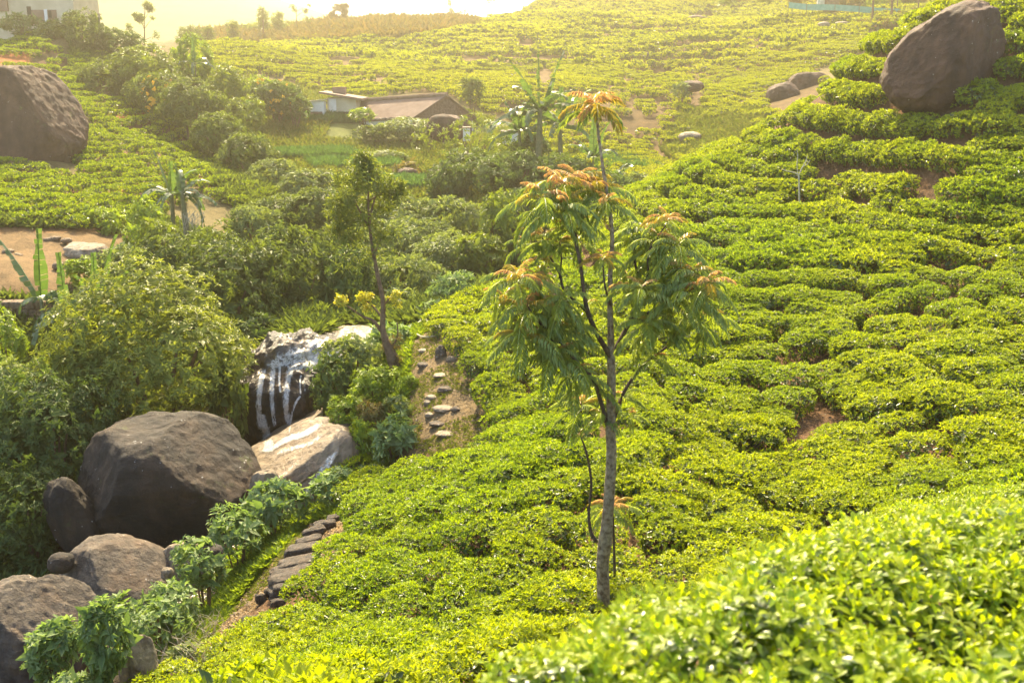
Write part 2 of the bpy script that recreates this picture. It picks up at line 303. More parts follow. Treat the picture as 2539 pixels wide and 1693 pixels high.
# ------------------------------------------------------------------ object helpers
def mesh_np(name, V, F, mats, mi=None, smooth=False):
    """V (n,3); F (m,k) one polygon size, or a list of such arrays; mi material index per face"""
    me = bpy.data.meshes.new(name); V = np.asarray(V, np.float32)
    Fs = F if isinstance(F, list) else [F]
    Fs = [np.asarray(f, np.int32) for f in Fs if len(f)]
    nl = sum(f.size for f in Fs); nf = sum(len(f) for f in Fs)
    me.vertices.add(len(V)); me.vertices.foreach_set('co', V.ravel())
    me.loops.add(nl); me.loops.foreach_set('vertex_index', np.concatenate([f.ravel() for f in Fs]))
    me.polygons.add(nf); ls = []; k = 0
    for f in Fs: ls.append(np.arange(len(f)) * f.shape[1] + k); k += f.size
    me.polygons.foreach_set('loop_start', np.concatenate(ls).astype(np.int32))
    if mi is not None: me.polygons.foreach_set('material_index', np.asarray(mi, np.int32))
    if smooth: me.polygons.foreach_set('use_smooth', np.ones(nf, bool))
    for m in mats: me.materials.append(M[m] if isinstance(m, str) else m)
    me.update(calc_edges=True); return me
def obj(name, me, parent=None, loc=None):
    o = bpy.data.objects.new(name, me); COL.objects.link(o)
    if parent is not None: o.parent = parent
    if loc is not None: o.location = loc
    return o
def tag(o, label=None, cat=None, group=None, kind=None):
    if label: o['label'] = label
    if cat: o['category'] = cat
    if group: o['group'] = group
    if kind: o['kind'] = kind
    return o
def empty(name, loc, label, cat, group=None, rz=0.0):
    o = bpy.data.objects.new(name, None); COL.objects.link(o); o.location = loc; o.rotation_euler = (0, 0, rz); o.empty_display_size = .1
    return tag(o, label, cat, group)
class MB:
    def __init__(s): s.v = []; s.f = []; s.m = []
    def add(s, V, F, m=0):
        k = len(s.v); s.v += [tuple(v) for v in V]; s.f += [tuple(i + k for i in f) for f in F]; s.m += [m] * len(F)
    def box(s, c, size, rz=0.0, m=0, jit=0.0, rot=None):
        x, y, z = (d / 2 for d in size); q = rot or Matrix.Rotation(rz, 3, 'Z')
        V = [Vector(c) + q @ Vector((sx * x * (1 + R.uniform(-jit, jit)), sy * y * (1 + R.uniform(-jit, jit)), sz * z * (1 + R.uniform(-jit, jit)))) for sx in (-1, 1) for sy in (-1, 1) for sz in (-1, 1)]
        s.add(V, [(0, 1, 3, 2), (4, 6, 7, 5), (0, 4, 5, 1), (2, 3, 7, 6), (0, 2, 6, 4), (1, 5, 7, 3)], m)
    def tube(s, pts, rad, seg=8, m=0, cap=True):
        pts = [Vector(p) for p in pts]; k = len(s.v); n = len(pts); up = Vector((.13, .31, .94))
        for i, p in enumerate(pts):
            d = (pts[min(i + 1, n - 1)] - pts[max(i - 1, 0)]).normalized()
            a = d.cross(up if abs(d.dot(up)) < .95 else Vector((1, 0, 0))).normalized(); b = d.cross(a)
            for j in range(seg):
                t = 2 * math.pi * j / seg; s.v.append(tuple(p + (a * math.cos(t) + b * math.sin(t)) * rad[i]))
        for i in range(n - 1):
            for j in range(seg):
                j2 = (j + 1) % seg; s.f.append((k + i * seg + j, k + i * seg + j2, k + (i + 1) * seg + j2, k + (i + 1) * seg + j)); s.m.append(m)
        if cap:
            s.f.append(tuple(k + j for j in range(seg))[::-1]); s.f.append(tuple(k + (n - 1) * seg + j for j in range(seg))); s.m += [m, m]
    def mesh(s, name, mats, smooth=False, origin=None):
        me = bpy.data.meshes.new(name); V = s.v
        if origin is not None: V = [(a - origin[0], b - origin[1], c - origin[2]) for a, b, c in V]
        me.from_pydata(V, [], s.f)
        for m in mats: me.materials.append(M[m])
        me.polygons.foreach_set('material_index', s.m)
        if smooth: me.polygons.foreach_set('use_smooth', [True] * len(s.f))
        me.update(); return me
def spline(pts, k=5):
    """Catmull-Rom through points"""
    P = [Vector(p) for p in pts]; P = [P[0] * 2 - P[1]] + P + [P[-1] * 2 - P[-2]]; o = []
    for i in range(1, len(P) - 2):
        for j in range(k):
            t = j / k; a, b, c, d = P[i - 1], P[i], P[i + 1], P[i + 2]
            o.append(.5 * ((2 * b) + (c - a) * t + (2 * a - 5 * b + 4 * c - d) * t * t + (3 * b - a - 3 * c + d) * t ** 3))
    o.append(P[-2]); return o
def lerpl(vals, n):
    x = np.linspace(0, len(vals) - 1, n); return np.interp(x, range(len(vals)), vals)
def unit(a): return a / np.maximum(np.linalg.norm(a, axis=-1, keepdims=True), 1e-9)

# ------------------------------------------------------------------ leaves
def kite(P, D, N, L, W, droop=.12):
    """one folded leaf (two triangles) per row"""
    D = unit(D); S = unit(np.cross(D, N)); N = np.cross(S, D); L = np.asarray(L)[:, None]; W = np.asarray(W)[:, None]
    m = P + D * L * .45
    V = np.stack([P, m + S * W * .5 + N * W * .18, P + D * L - N * L * droop, m - S * W * .5 + N * W * .18], 1).reshape(-1, 3)
    b = np.arange(len(P))[:, None] * 4
    return V, np.concatenate([b + [0, 1, 2], b + [0, 2, 3]], 1).reshape(-1, 3)
def shoots(P, A, nl, L, W, el=(.6, 1.3), rng=NR, stem=.35, droop=.12, jit=.25):
    """clusters of nl leaves round the axis A at each point P"""
    n = len(P); A = unit(A); ref = np.where(np.abs(A[:, 2:3]) > .9, [[1., 0, 0]], [[0, 0, 1.]]); a = unit(np.cross(A, ref)); b = np.cross(A, a)
    Ps, Ds, Ns, Ls = [], [], [], []; ph = rng.rand(n) * 6.28
    for i in range(nl):
        t = ph + i * 2.4 + rng.randn(n) * .25; e = rng.uniform(el[0], el[1], n)
        rad = a * np.cos(t)[:, None] + b * np.sin(t)[:, None]
        d = A * np.cos(e)[:, None] + rad * np.sin(e)[:, None]; nn = A * np.sin(e)[:, None] - rad * np.cos(e)[:, None]
        l = L * rng.uniform(1 - jit, 1 + jit, n)
        Ps.append(P + A * (stem * L * i / nl)); Ds.append(d); Ns.append(nn); Ls.append(l)
    P = np.concatenate(Ps); D = np.concatenate(Ds); N = np.concatenate(Ns); l = np.concatenate(Ls)
    return kite(P, D, N, l, l * (W / L), droop)
def dome_points(n, R0, Hh, seed, flat=.17, irr=.17, side=.36):
    rng = np.random.RandomState(seed); ph = rng.rand(n) * 6.283; k = rng.rand(4) * 6.28
    Rp = R0 * (1 + irr * (np.sin(ph * 2 + k[0]) * .6 + np.sin(ph * 3 + k[1]) * .5 + np.sin(ph * 5 + k[2]) * .3))
    top = rng.rand(n) > side
    u = np.where(top, np.sqrt(rng.rand(n)), .93 + .07 * rng.rand(n))
    z = Hh * (1 - flat * u ** 4); zz = rng.rand(n) ** .7
    z = np.where(top, z, Hh * (1 - flat) * (.12 + .88 * zz)); r = np.where(top, u * Rp, Rp * (.72 + .28 * zz ** .6))
    x = r * np.cos(ph); y = r * np.sin(ph)
    bump = vn(x * 5 / R0 + 7, y * 5 / R0, seed) * .16 * Hh + vn(x * 2.2 / R0, y * 2.2 / R0, seed + 3) * .16 * Hh
    z = z + np.where(top, bump, 0)
    N = np.stack([np.cos(ph), np.sin(ph), np.zeros(n)], 1) * np.where(top, .25 * u, 1.0)[:, None] + np.array([0, 0, 1.]) * np.where(top, 1.0, .45)[:, None]
    return np.stack([x, y, z], 1), unit(N + rng.randn(n, 3) * .22), rng
def bush_parts(seed, n, L, old=.3, nl=4, R0=.70, Hh=.68):
    P, N, rng = dome_points(n, R0, Hh, seed)
    V1, F1 = shoots(P, N, nl, L, L * .42, (.45, 1.25), rng)
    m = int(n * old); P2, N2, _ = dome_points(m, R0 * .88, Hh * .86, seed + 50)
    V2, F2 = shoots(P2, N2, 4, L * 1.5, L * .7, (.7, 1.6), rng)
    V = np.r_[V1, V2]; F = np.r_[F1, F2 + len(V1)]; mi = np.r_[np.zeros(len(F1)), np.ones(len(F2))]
    return V, F, mi
def stem_mb(R0, Hh, seed, k=9):
    r = random.Random(seed); b = MB()
    for i in range(k):
        a = r.uniform(0, 6.28); q = r.uniform(.3, .8) * R0
        b.tube([(0.05 * math.cos(a), .05 * math.sin(a), -.25), (q * .5 * math.cos(a), q * .5 * math.sin(a), Hh * .3), (q * math.cos(a + .3), q * math.sin(a + .3), Hh * .8)], [.022, .016, .008], 5)
    return b

def crown_mesh(name, rx, rz, leaf, seed, lobes=9, dens=1.0, nl=6, mats=('olive',), el=(.7, 1.7), wl=.36, ry=None, bottom=-.85, droop=.25, upw=.45, inner=True, cut=None):
    """leafy crown: lobes inside an ellipsoid, leaf clusters spread over and just inside the lobes. Origin at the ellipsoid centre"""
    rng = np.random.RandomState(seed); ry = ry or rx; rad = np.array([rx, ry, rz]); C = []; Rl = []
    for i in range(lobes):
        for _ in range(40):
            d = unit(rng.randn(3)); d[2] = d[2] * .9 + .12; k = rng.uniform(.42, .66); c = d * k
            if all(np.linalg.norm(c - o) > .28 for o in C): break
        C.append(c); Rl.append(rng.uniform(.34, .5))
    C.append(np.zeros(3)); Rl.append(.74); C = np.array(C); Rl = np.array(Rl)
    area = 4 * math.pi * ((rx * ry + rx * rz + ry * rz) / 3) * 1.15; n = int(area / (leaf * leaf) * 1.15 * dens)
    w = Rl ** 2; pick = rng.choice(len(C), n, p=w / w.sum()); d = unit(rng.randn(n, 3)); P = C[pick] + d * Rl[pick][:, None] * (1 - np.abs(rng.randn(n, 1)) * .07)
    keep = np.ones(n, bool)
    for c, r in zip(C, Rl): keep &= np.linalg.norm(P - c, axis=1) > r * .86
    keep &= P[:, 2] > bottom
    if cut is not None: keep &= cut(P)
    P = P[keep]; d = d[keep]
    P = P * rad * (1 + .24 * vn(P[:, 0] * 4.5 + 9 + P[:, 2] * 3, P[:, 1] * 4.5 + P[:, 2] * 4, seed)[:, None] + .12 * vn(P[:, 0] * 11 + P[:, 2] * 7, P[:, 1] * 11 + 5 - P[:, 2] * 9, seed + 4)[:, None] + .10 * (rng.rand(len(P), 1) ** 6)); ax = unit(d / rad * rad.mean() + [0, 0, upw] + rng.randn(len(P), 3) * .35)
    V, F = shoots(P, ax, nl, leaf, leaf * wl, el, rng, .6, droop)
    if inner:
        m = len(P) // 3; q = rng.choice(len(P), m); V2, F2 = shoots(P[q] * .8, ax[q], 4, leaf * 2.0, leaf * .95, (.8, 1.7), rng, .4, .1)
        F = np.r_[F, F2 + len(V)]; V = np.r_[V, V2]
    return mesh_np(name, V, F, mats)

# ------------------------------------------------------------------ regions, as seen on the photograph and carried to the ground
P_NEAR = [(300,1900),(340,1720),(470,1600),(560,1550),(640,1475),(730,1410),(850,1345),(905,1270),(850,1180),(950,1130),(1060,1120),(1190,1110),(1205,1000),(1200,930),(1150,860),(1085,815),(1100,780),(1200,730),(1330,660),(1400,560),(1530,470),(1700,360),(2200,60),(2750,-300),(3500,-300),(3500,1900)]
P_FAR = [(480,118),(560,112),(700,102),(1000,100),(1180,70),(1290,5),(1400,-120),(2400,-120),(2400,60),(2100,75),(2180,110),(2000,180),(2050,230),(1900,330),(1760,420),(1560,450),(1500,440),(1400,400),(1330,330),(1260,290),(1180,262),(1130,240),(1000,228),(900,235),(830,228),(760,215),(700,185),(560,175),(500,150)]
P_A = [(170,215),(250,240),(400,265),(520,330),(620,400),(700,485),(640,510),(560,500),(440,440),(340,380),(250,315),(190,270)]
P_B = [(110,240),(170,290),(250,330),(330,395),(400,450),(440,500),(330,530),(200,450),(200,400),(160,330)]
P_C = [(-400,370),(60,415),(200,440),(330,525),(300,560),(100,545),(-400,530)]
P_D = [(-400,-30),(60,60),(110,95),(165,132),(0,130),(-400,115)]
P_E = [(10,170),(100,150),(310,140),(300,200),(190,200),(200,240),(110,240)]
P_PATH = [(990,835),(1100,835),(1190,880),(1220,960),(1190,1110),(1060,1130),(1020,1110),(995,1000),(1010,930)]
P_STEPS = [(840,1270),(900,1285),(850,1370),(720,1430),(640,1500),(560,1570),(520,1580),(600,1450),(680,1360),(760,1300)]
P_TERR = [(-500,560),(330,570),(330,700),(130,745),(-500,745)]
P_MID = [(480,110),(640,200),(1180,280),(1500,400),(1560,470),(1400,560),(1000,560),(700,560),(640,470),(500,320),(430,230)]
GAPS = [(800,1330,52,44),(752,1400,72,52),(700,1460,62,48),(640,1530,50,40),(1497,1530,75,62),(2050,1005,135,20),(1935,955,70,16),(2300,1085,120,18),(2420,655,90,18),(1990,437,150,6),(2270,700,120,9),(1810,490,14,36),(2150,760,60,8),(1650,610,60,7),(2345,150,115,80),(2230,255,40,26),(1370,1270,40,22),(1700,1430,60,14),(2400,60,80,30),
        (1300,112,32,10),(1352,190,26,24),(1320,185,22,8),(1725,235,16,60),(1800,325,85,34),(1730,48,24,8),(1280,270,34,10),(1230,285,26,8),(2000,225,60,36),(1940,250,40,36),(2045,62,22,7),(1560,152,300,4),(1230,146,200,7),(1600,75,140,4),(1480,52,160,4),(1880,130,150,4),(1400,232,120,5),(900,190,110,5),(1750,108,160,4),(1130,180,120,4),(1150,60,40,10),(700,160,40,6),(850,150,45,9),(1010,132,30,5),(1660,90,40,6),(860,165,60,5)]
SPARSE = [(1640,190,120,20),(1560,260,110,60),(1480,310,90,50),(1650,330,120,60),(1740,200,60,25),(1690,180,60,14)]
def ell(px, py, L):
    r = np.zeros(np.shape(px), bool)
    for a, b, c, d in L: r |= ((px - a) / c) ** 2 + ((py - b) / d) ** 2 < 1
    return r

# ------------------------------------------------------------------ the ground sheet
pxg, pyg, fg = proj(GX, GY, GZ)
def cval(base, mask, c):
    base[mask] = c
gc = np.zeros(GX.shape + (3,)); gc[:] = (.15, .12, .05)
cval(gc, (inpoly(pxg, pyg, P_NEAR) & (GY < 90)) | (GY < 9), (.13, .075, .04))
mid = inpoly(pxg, pyg, P_MID) & (GY > 60); cval(gc, mid, (.13, .15, .04))
cval(gc, inpoly(pxg, pyg, P_FAR) & (GY > 100), (.13, .085, .035))
cval(gc, ell(pxg, pyg, [(1800, 330, 120, 60)]) & (GY > 100), (.20, .17, .05))
for P_ in (P_A, P_B, P_C, P_D, P_E): cval(gc, inpoly(pxg, pyg, P_) & (GY > 55), (.15, .085, .045))
cval(gc, inpoly(pxg, pyg, P_PATH) & (GY < 50) & (GY > 22), (.21, .15, .08))
cval(gc, inpoly(pxg, pyg, P_STEPS) & (GY < 35), (.19, .13, .06))
cval(gc, inpoly(pxg, pyg, P_TERR) & (GY > 45) & (GY < 80), (.19, .125, .062))
cval(gc, inpoly(pxg, pyg, [(-400,540),(350,545),(400,590),(330,580),(-400,572)]) & (GY > 45) & (GY < 80), (.24, .13, .055))
cval(gc, ell(pxg, pyg, [(35,150,45,25),(330,285,60,14),(300,480,30,16)]) & (GY > 60), (.33, .12, .04))
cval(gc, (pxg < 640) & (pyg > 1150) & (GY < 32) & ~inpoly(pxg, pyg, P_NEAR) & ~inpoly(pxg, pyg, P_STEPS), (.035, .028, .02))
cval(gc, ell(pxg, pyg, [(2240,262,30,24)]) & (GY < 60), (.28, .13, .05))
cval(gc, (GY > 330), (.16, .20, .05))
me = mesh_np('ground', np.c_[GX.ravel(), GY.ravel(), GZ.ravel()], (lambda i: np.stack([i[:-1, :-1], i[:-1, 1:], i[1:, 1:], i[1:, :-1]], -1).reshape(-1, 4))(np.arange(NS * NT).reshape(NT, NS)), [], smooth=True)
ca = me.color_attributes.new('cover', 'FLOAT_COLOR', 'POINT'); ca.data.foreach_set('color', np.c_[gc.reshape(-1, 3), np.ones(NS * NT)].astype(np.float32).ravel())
def _ground(nt):
    a = nt.nodes.new('ShaderNodeAttribute'); a.attribute_name = 'cover'
    n1 = ramp(nt, noise_tex(nt, .9, 6, .65, 'Object'), [(.3, (.6, .62, .6)), (.7, (1.25, 1.2, 1.15))])
    c = mix(nt, 1.0, a.outputs['Color'], n1, 'MULTIPLY')
    gf = ramp(nt, noise_tex(nt, .35, 5, .7, 'Object'), [(.5, (0, 0, 0)), (.62, (1, 1, 1))])
    c = mix(nt, .0, c, (.1, .13, .03))
    n2 = ramp(nt, noise_tex(nt, 9, 4, .7, 'Object'), [(.35, (.75, .75, .75)), (.65, (1.2, 1.2, 1.2))]); c = mix(nt, 1.0, c, n2, 'MULTIPLY')
    far = nt.nodes.new('ShaderNodeNewGeometry'); sx = nt.nodes.new('ShaderNodeSeparateXYZ'); nt.links.new(far.outputs['Position'], sx.inputs[0])
    hp = ramp(nt, noise_tex(nt, .018, 4, .6, 'Object'), [(.42, (.10, .13, .05)), (.5, (.17, .21, .04)), (.6, (.26, .30, .04))])
    mr = nt.nodes.new('ShaderNodeMapRange'); mr.inputs[1].default_value = 340; mr.inputs[2].default_value = 420; nt.links.new(sx.outputs[1], mr.inputs[0])
    c = mix(nt, mr.outputs[0], c, hp)
    p = nd(nt, 'BsdfPrincipled', i_Roughness=.95); p.inputs['Specular IOR Level'].default_value = .15; nt.links.new(c, p.inputs['Base Color'])
    bp = nt.nodes.new('ShaderNodeBump'); bp.inputs['Strength'].default_value = .8; bp.inputs['Distance'].default_value = .15
    nt.links.new(noise_tex(nt, 4, 7, .7, 'Object'), bp.inputs['Height']); nt.links.new(bp.outputs[0], p.inputs['Normal']); return p.outputs[0]
me.materials.append(mat('ground_soil', _ground))
tag(obj('ground', me), 'brown soil and grass of the tea valley and its hillsides', None, None, 'structure')

# ------------------------------------------------------------------ instanced ground cover (things nobody could count)
def scatter(name, templates, mats, P, rot, scl, pick, label, cat):
    """one object: template pieces (tid 0..k-1) plus loose points (tid -1) that carry them"""
    V = []; F = []; MI = []; tid = []; k = 0
    for i, (v, f, mi) in enumerate(templates):
        V.append(v); F.append(f + k); MI.append(mi); tid += [i] * len(v); k += len(v)
    me = mesh_np(name, np.concatenate(V + [P]), np.concatenate(F), mats, np.concatenate(MI))
    tid = np.r_[tid, -np.ones(len(P))].astype(np.int32)
    def attr(nm, ty, data, key):
        a = me.attributes.new(nm, ty, 'POINT'); a.data.foreach_set(key, data.ravel())
    z = np.zeros((k, 3), np.float32)
    attr('tid', 'INT', tid, 'value'); attr('rot', 'FLOAT_VECTOR', np.r_[z, rot].astype(np.float32), 'vector')
    attr('scl', 'FLOAT_VECTOR', np.r_[z, scl].astype(np.float32), 'vector'); attr('pick', 'INT', np.r_[np.zeros(k), pick].astype(np.int32), 'value')
    o = obj(name, me); tag(o, label, cat, None, 'stuff')
    g = bpy.data.node_groups.new(name, 'GeometryNodeTree'); g.interface.new_socket('Geometry', in_out='INPUT', socket_type='NodeSocketGeometry'); g.interface.new_socket('Geometry', in_out='OUTPUT', socket_type='NodeSocketGeometry')
    N = g.nodes; Lk = g.links; gi = N.new('NodeGroupInput'); go = N.new('NodeGroupOutput')
    def at_(nm, ty):
        a = N.new('GeometryNodeInputNamedAttribute'); a.data_type = ty; a.inputs[0].default_value = nm; return a.outputs[0]
    t = at_('tid', 'INT'); join = N.new('GeometryNodeJoinGeometry')
    def sep(val):
        c = N.new('FunctionNodeCompare'); c.data_type = 'INT'; c.operation = 'EQUAL'; Lk.new(t, c.inputs[2]); c.inputs[3].default_value = val
        s = N.new('GeometryNodeSeparateGeometry'); Lk.new(gi.outputs[0], s.inputs[0]); Lk.new(c.outputs[0], s.inputs[1]); return s.outputs[0]
    for i in reversed(range(len(templates))):
        ti = N.new('GeometryNodeGeometryToInstance'); Lk.new(sep(i), ti.inputs[0]); Lk.new(ti.outputs[0], join.inputs[0])
    ip = N.new('GeometryNodeInstanceOnPoints'); Lk.new(sep(-1), ip.inputs['Points']); Lk.new(join.outputs[0], ip.inputs['Instance']); ip.inputs['Pick Instance'].default_value = True
    Lk.new(at_('pick', 'INT'), ip.inputs['Instance Index']); Lk.new(at_('rot', 'FLOAT_VECTOR'), ip.inputs['Rotation']); Lk.new(at_('scl', 'FLOAT_VECTOR'), ip.inputs['Scale'])
    Lk.new(ip.outputs[0], go.inputs[0]); o.modifiers.new('scatter', 'NODES').node_group = g
    return o

def field(x0, x1, y0, y1, du, dv, ang, warp, wfreq, seed, jit=.2):
    """planting positions in a warped, turned grid"""
    rng = np.random.RandomState(seed); cx, cy = (x0 + x1) / 2, (y0 + y1) / 2; r = math.hypot(x1 - x0, y1 - y0) / 2
    u, v = np.meshgrid(np.arange(-r, r, du), np.arange(-r, r, dv)); u = u + rng.randn(*u.shape) * jit * du; v = v + rng.randn(*v.shape) * jit * .45 * dv
    c, s = math.cos(ang), math.sin(ang); x = cx + u * c - v * s; y = cy + u * s + v * c
    k = (x > x0) & (x < x1) & (y > y0) & (y < y1); return x[k], y[k]
def rows(box, du, dv, seed, keep, wob=.5, wf=.06, tilt=(0, 0)):
    """bushes planted in rows that follow the contours of the hill; returns x, y and the row direction"""
    rng = np.random.RandomState(seed); x0, x1, y0, y1 = box; n = int((x1 - x0) * (y1 - y0) / (du * dv) * 5)
    x = rng.uniform(x0, x1, n); y = rng.uniform(y0, y1, n); k = keep(x, y); x, y = x[k], y[k]
    rho = lambda x, y: Hs(x, y) + tilt[0] * x + tilt[1] * y + wob * fbm(x * wf, y * wf, seed, 2)
    e = .8; dz = .02
    for it in range(3):
        r = rho(x, y); gx = (rho(x + e, y) - rho(x - e, y)) / (2 * e); gy = (rho(x, y + e) - rho(x, y - e)) / (2 * e); g2 = np.maximum(gx ** 2 + gy ** 2, 4e-4)
        if it == 0:
            st_ = dz * 2.0 ** np.clip(np.round(np.log2(dv * np.sqrt(g2) / dz)), 0, 9); lev = np.round(r / st_) * st_
        d = (r - lev) / g2; mx = 1.5 * dv / np.maximum(np.abs(d) * np.sqrt(g2), 1e-6); d = d * np.minimum(1, mx); x = x - gx * d; y = y - gy * d
    ok = np.abs(rho(x, y) - lev) < .1 * st_ + .01; x, y, lev, gx, gy = x[ok], y[ok], lev[ok], gx[ok], gy[ok]
    L = np.hypot(gx, gy); tx, ty = -gy / L, gx / L
    grid = {}; out = []; cs_ = dv
    for i in range(len(x)):
        cx_, cy_ = int(x[i] // cs_), int(y[i] // cs_); good = True
        for a in (-1, 0, 1):
            for b in (-1, 0, 1):
                for j in grid.get((cx_ + a, cy_ + b), ()):
                    dx, dy = x[j] - x[i], y[j] - y[i]; al = dx * tx[i] + dy * ty[i]; ac = -dx * ty[i] + dy * tx[i]
                    if (al / du) ** 2 + (ac / (dv * .72)) ** 2 < 1: good = False; break
                if not good: break
            if not good: break
        if good: grid.setdefault((cx_, cy_), []).append(i); out.append(i)
    o = np.array(out); return x[o], y[o], np.arctan2(ty[o], tx[o])

# near hillside: the 300 bushes that show largest are things of their own
def keep_near(x, y):
    px, py, f = proj(x, y, H(x, y) + .5); return (inpoly(px, py, P_NEAR) | (y < 9.5) | (f < 3)) & (np.abs(px - 1400) < 2300) & (y > 6) & (x > -30) & (y < 90)
x, y, ang = rows((-22, 62, 6, 90), .68, 1.46, 3, keep_near, .45, .09)
z = H(x, y); px, py, f = proj(x, y, z + .5)
inreg = inpoly(px, py, P_NEAR) | (y < 9.5) | (f < 3)
b0 = (x > -1.4) & (y < 8.6 + .25 * x); inreg &= ~b0
edge = fbm(x * .35, y * .35, 77, 2) > -.46
inreg &= ~ell(px, py, GAPS) & edge & (np.abs(px - 1400) < 2400)
# the bush between the stone steps and the slope
x, y, z, px, py, ang = (a[inreg] for a in (x, y, z, px, py, ang))
rot = ang + np.where(NR.rand(len(x)) > .5, math.pi, 0) + NR.randn(len(x)) * .15; sc = NR.uniform(.86, 1.14, len(x))
visible = (px > -60) & (px < 2600) & (py > 0) & (py < 1790)
occl = (py > 1120 + 0 * px) & (px > 1240) & (py > 1700 - (px - 1230) * .42 + 60)
dist = np.sqrt(x ** 2 + y ** 2 + z ** 2); order = np.argsort(np.where(visible & ~occl, dist, 1e9)); ind = order[:290]
tea_T = []
for k in range(9):
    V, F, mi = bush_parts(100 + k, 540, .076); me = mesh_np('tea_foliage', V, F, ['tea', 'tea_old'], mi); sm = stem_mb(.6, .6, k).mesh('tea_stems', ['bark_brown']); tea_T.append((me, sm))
print('near tea', len(x), 'visible', int(visible.sum()))
slopeN = lambda X, Y: Vector((float(H(X - .5, Y) - H(X + .5, Y)), float(H(X, Y - .5) - H(X, Y + .5)), 1.0)).normalized()
for q, i in enumerate(ind):
    me, sm = tea_T[NR.randint(9)]; o = bpy.data.objects.new('tea_bush', None); COL.objects.link(o); o.empty_display_size = .1
    o.location = (x[i], y[i], z[i] - .06); n_ = slopeN(x[i], y[i]); n_ = (n_ * .8 + Vector((0, 0, .5))).normalized()
    o.rotation_euler = (n_.to_track_quat('Z', 'Y') @ Matrix.Rotation(rot[i], 3, 'Z').to_quaternion()).to_euler(); o.scale = (sc[i] * 1.1, sc[i] * .93, sc[i] * NR.uniform(1.0, 1.2))
    tag(o, 'clipped flat-topped green tea bush in the rows of the near slope', 'tea bush', 'clipped tea bushes on the near slope')
    obj('foliage', me, o); obj('stem', sm, o)
rest = np.ones(len(x), bool); rest[ind] = False
def rots(X, Y, rz):
    gx = (H(X + .6, Y) - H(X - .6, Y)) / 1.2; gy = (H(X, Y + .6) - H(X, Y - .6)) / 1.2
    # tilt with the slope, then turn along the row (XYZ euler: the turn is applied last, so the tilt is given in the row's own frame)
    c, s_ = np.cos(rz), np.sin(rz); g1 = gx * c + gy * s_; g2 = -gx * s_ + gy * c
    return np.stack([np.arctan(g2) * .7, -np.arctan(g1) * .7, rz], 1)
mids = [bush_parts(200 + k, 260, .115, .3, 4) for k in range(4)]
X_, Y_, Z_, A_ = x[rest], y[rest], z[rest], rot[rest]; m_ = len(X_); s_ = NR.uniform(.9, 1.15, m_)
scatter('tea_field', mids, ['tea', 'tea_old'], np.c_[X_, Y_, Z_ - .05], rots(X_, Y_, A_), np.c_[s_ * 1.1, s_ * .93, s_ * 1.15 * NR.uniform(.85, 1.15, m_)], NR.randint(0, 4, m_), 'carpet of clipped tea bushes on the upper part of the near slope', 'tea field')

# far hillsides
def far_bush(seed, n, L, R0=.72, Hh=.62):
    V, F, mi = bush_parts(seed, n, L, .25, 4, R0, Hh); return V, F, mi
fars = [far_bush(300 + k, 80, .19) for k in range(4)]; vfar = [far_bush(340 + k, 36, .28) for k in range(3)]
def tea_far(name, polys, box, yr, du, dv, wob, wf, seed, mats, label, temps, big=1.0):
    def keep(x, y):
        px, py, f = proj(x, y, H(x, y) + .3); m = np.zeros(len(x), bool)
        for p in polys: m |= inpoly(px, py, p)
        return m & (y > yr[0]) & (y < yr[1])
    x, y, ang = rows(box, du, dv, seed, keep, wob, wf); z = H(x, y); px, py, f = proj(x, y, z + .3)
    k = ~ell(px, py, GAPS) & ~(ell(px, py, SPARSE) & (NR.rand(len(x)) > .42)) & (fbm(x * .16, y * .16, seed + 9, 2) > -.50)
    x, y, z, ang = x[k], y[k], z[k], ang[k]; m = len(x); s = NR.uniform(.92, 1.1, m) * big; print(name, m)
    return scatter(name, temps, mats, np.c_[x, y, z - .05], rots(x, y, ang), np.c_[s * 1.15, s * .80, s * NR.uniform(.95, 1.3, m)], NR.randint(0, len(temps), m), label, 'tea field')
tea_far('tea_field', [P_FAR], (-75, 110, 104, 182), (104, 180), .95, 1.75, .9, .035, 21, ['tea_far', 'tea_old'], 'terraced tea rows across the lower far hillside above the houses', fars, 1.05)
tea_far('tea_field', [P_FAR], (-110, 190, 178, 350), (180, 345), 1.45, 2.6, 1.2, .02, 22, ['tea_far', 'tea_old'], 'smooth bright tea rows on the high far hillside up to the ridge', vfar, 1.5)
tea_far('tea_field', [P_A, P_B, P_C], (-80, -12, 58, 116), (60, 116), .9, 1.65, .6, .05, 23, ['tea_left', 'tea_old'], 'tea rows on the left hillside beside the brown rock', fars)
tea_far('tea_field', [P_D, P_E], (-110, -30, 96, 135), (98, 132), 1.1, 1.7, .6, .05, 24, ['tea_left', 'tea_old'], 'tea rows below the pale house in the upper left corner', fars)

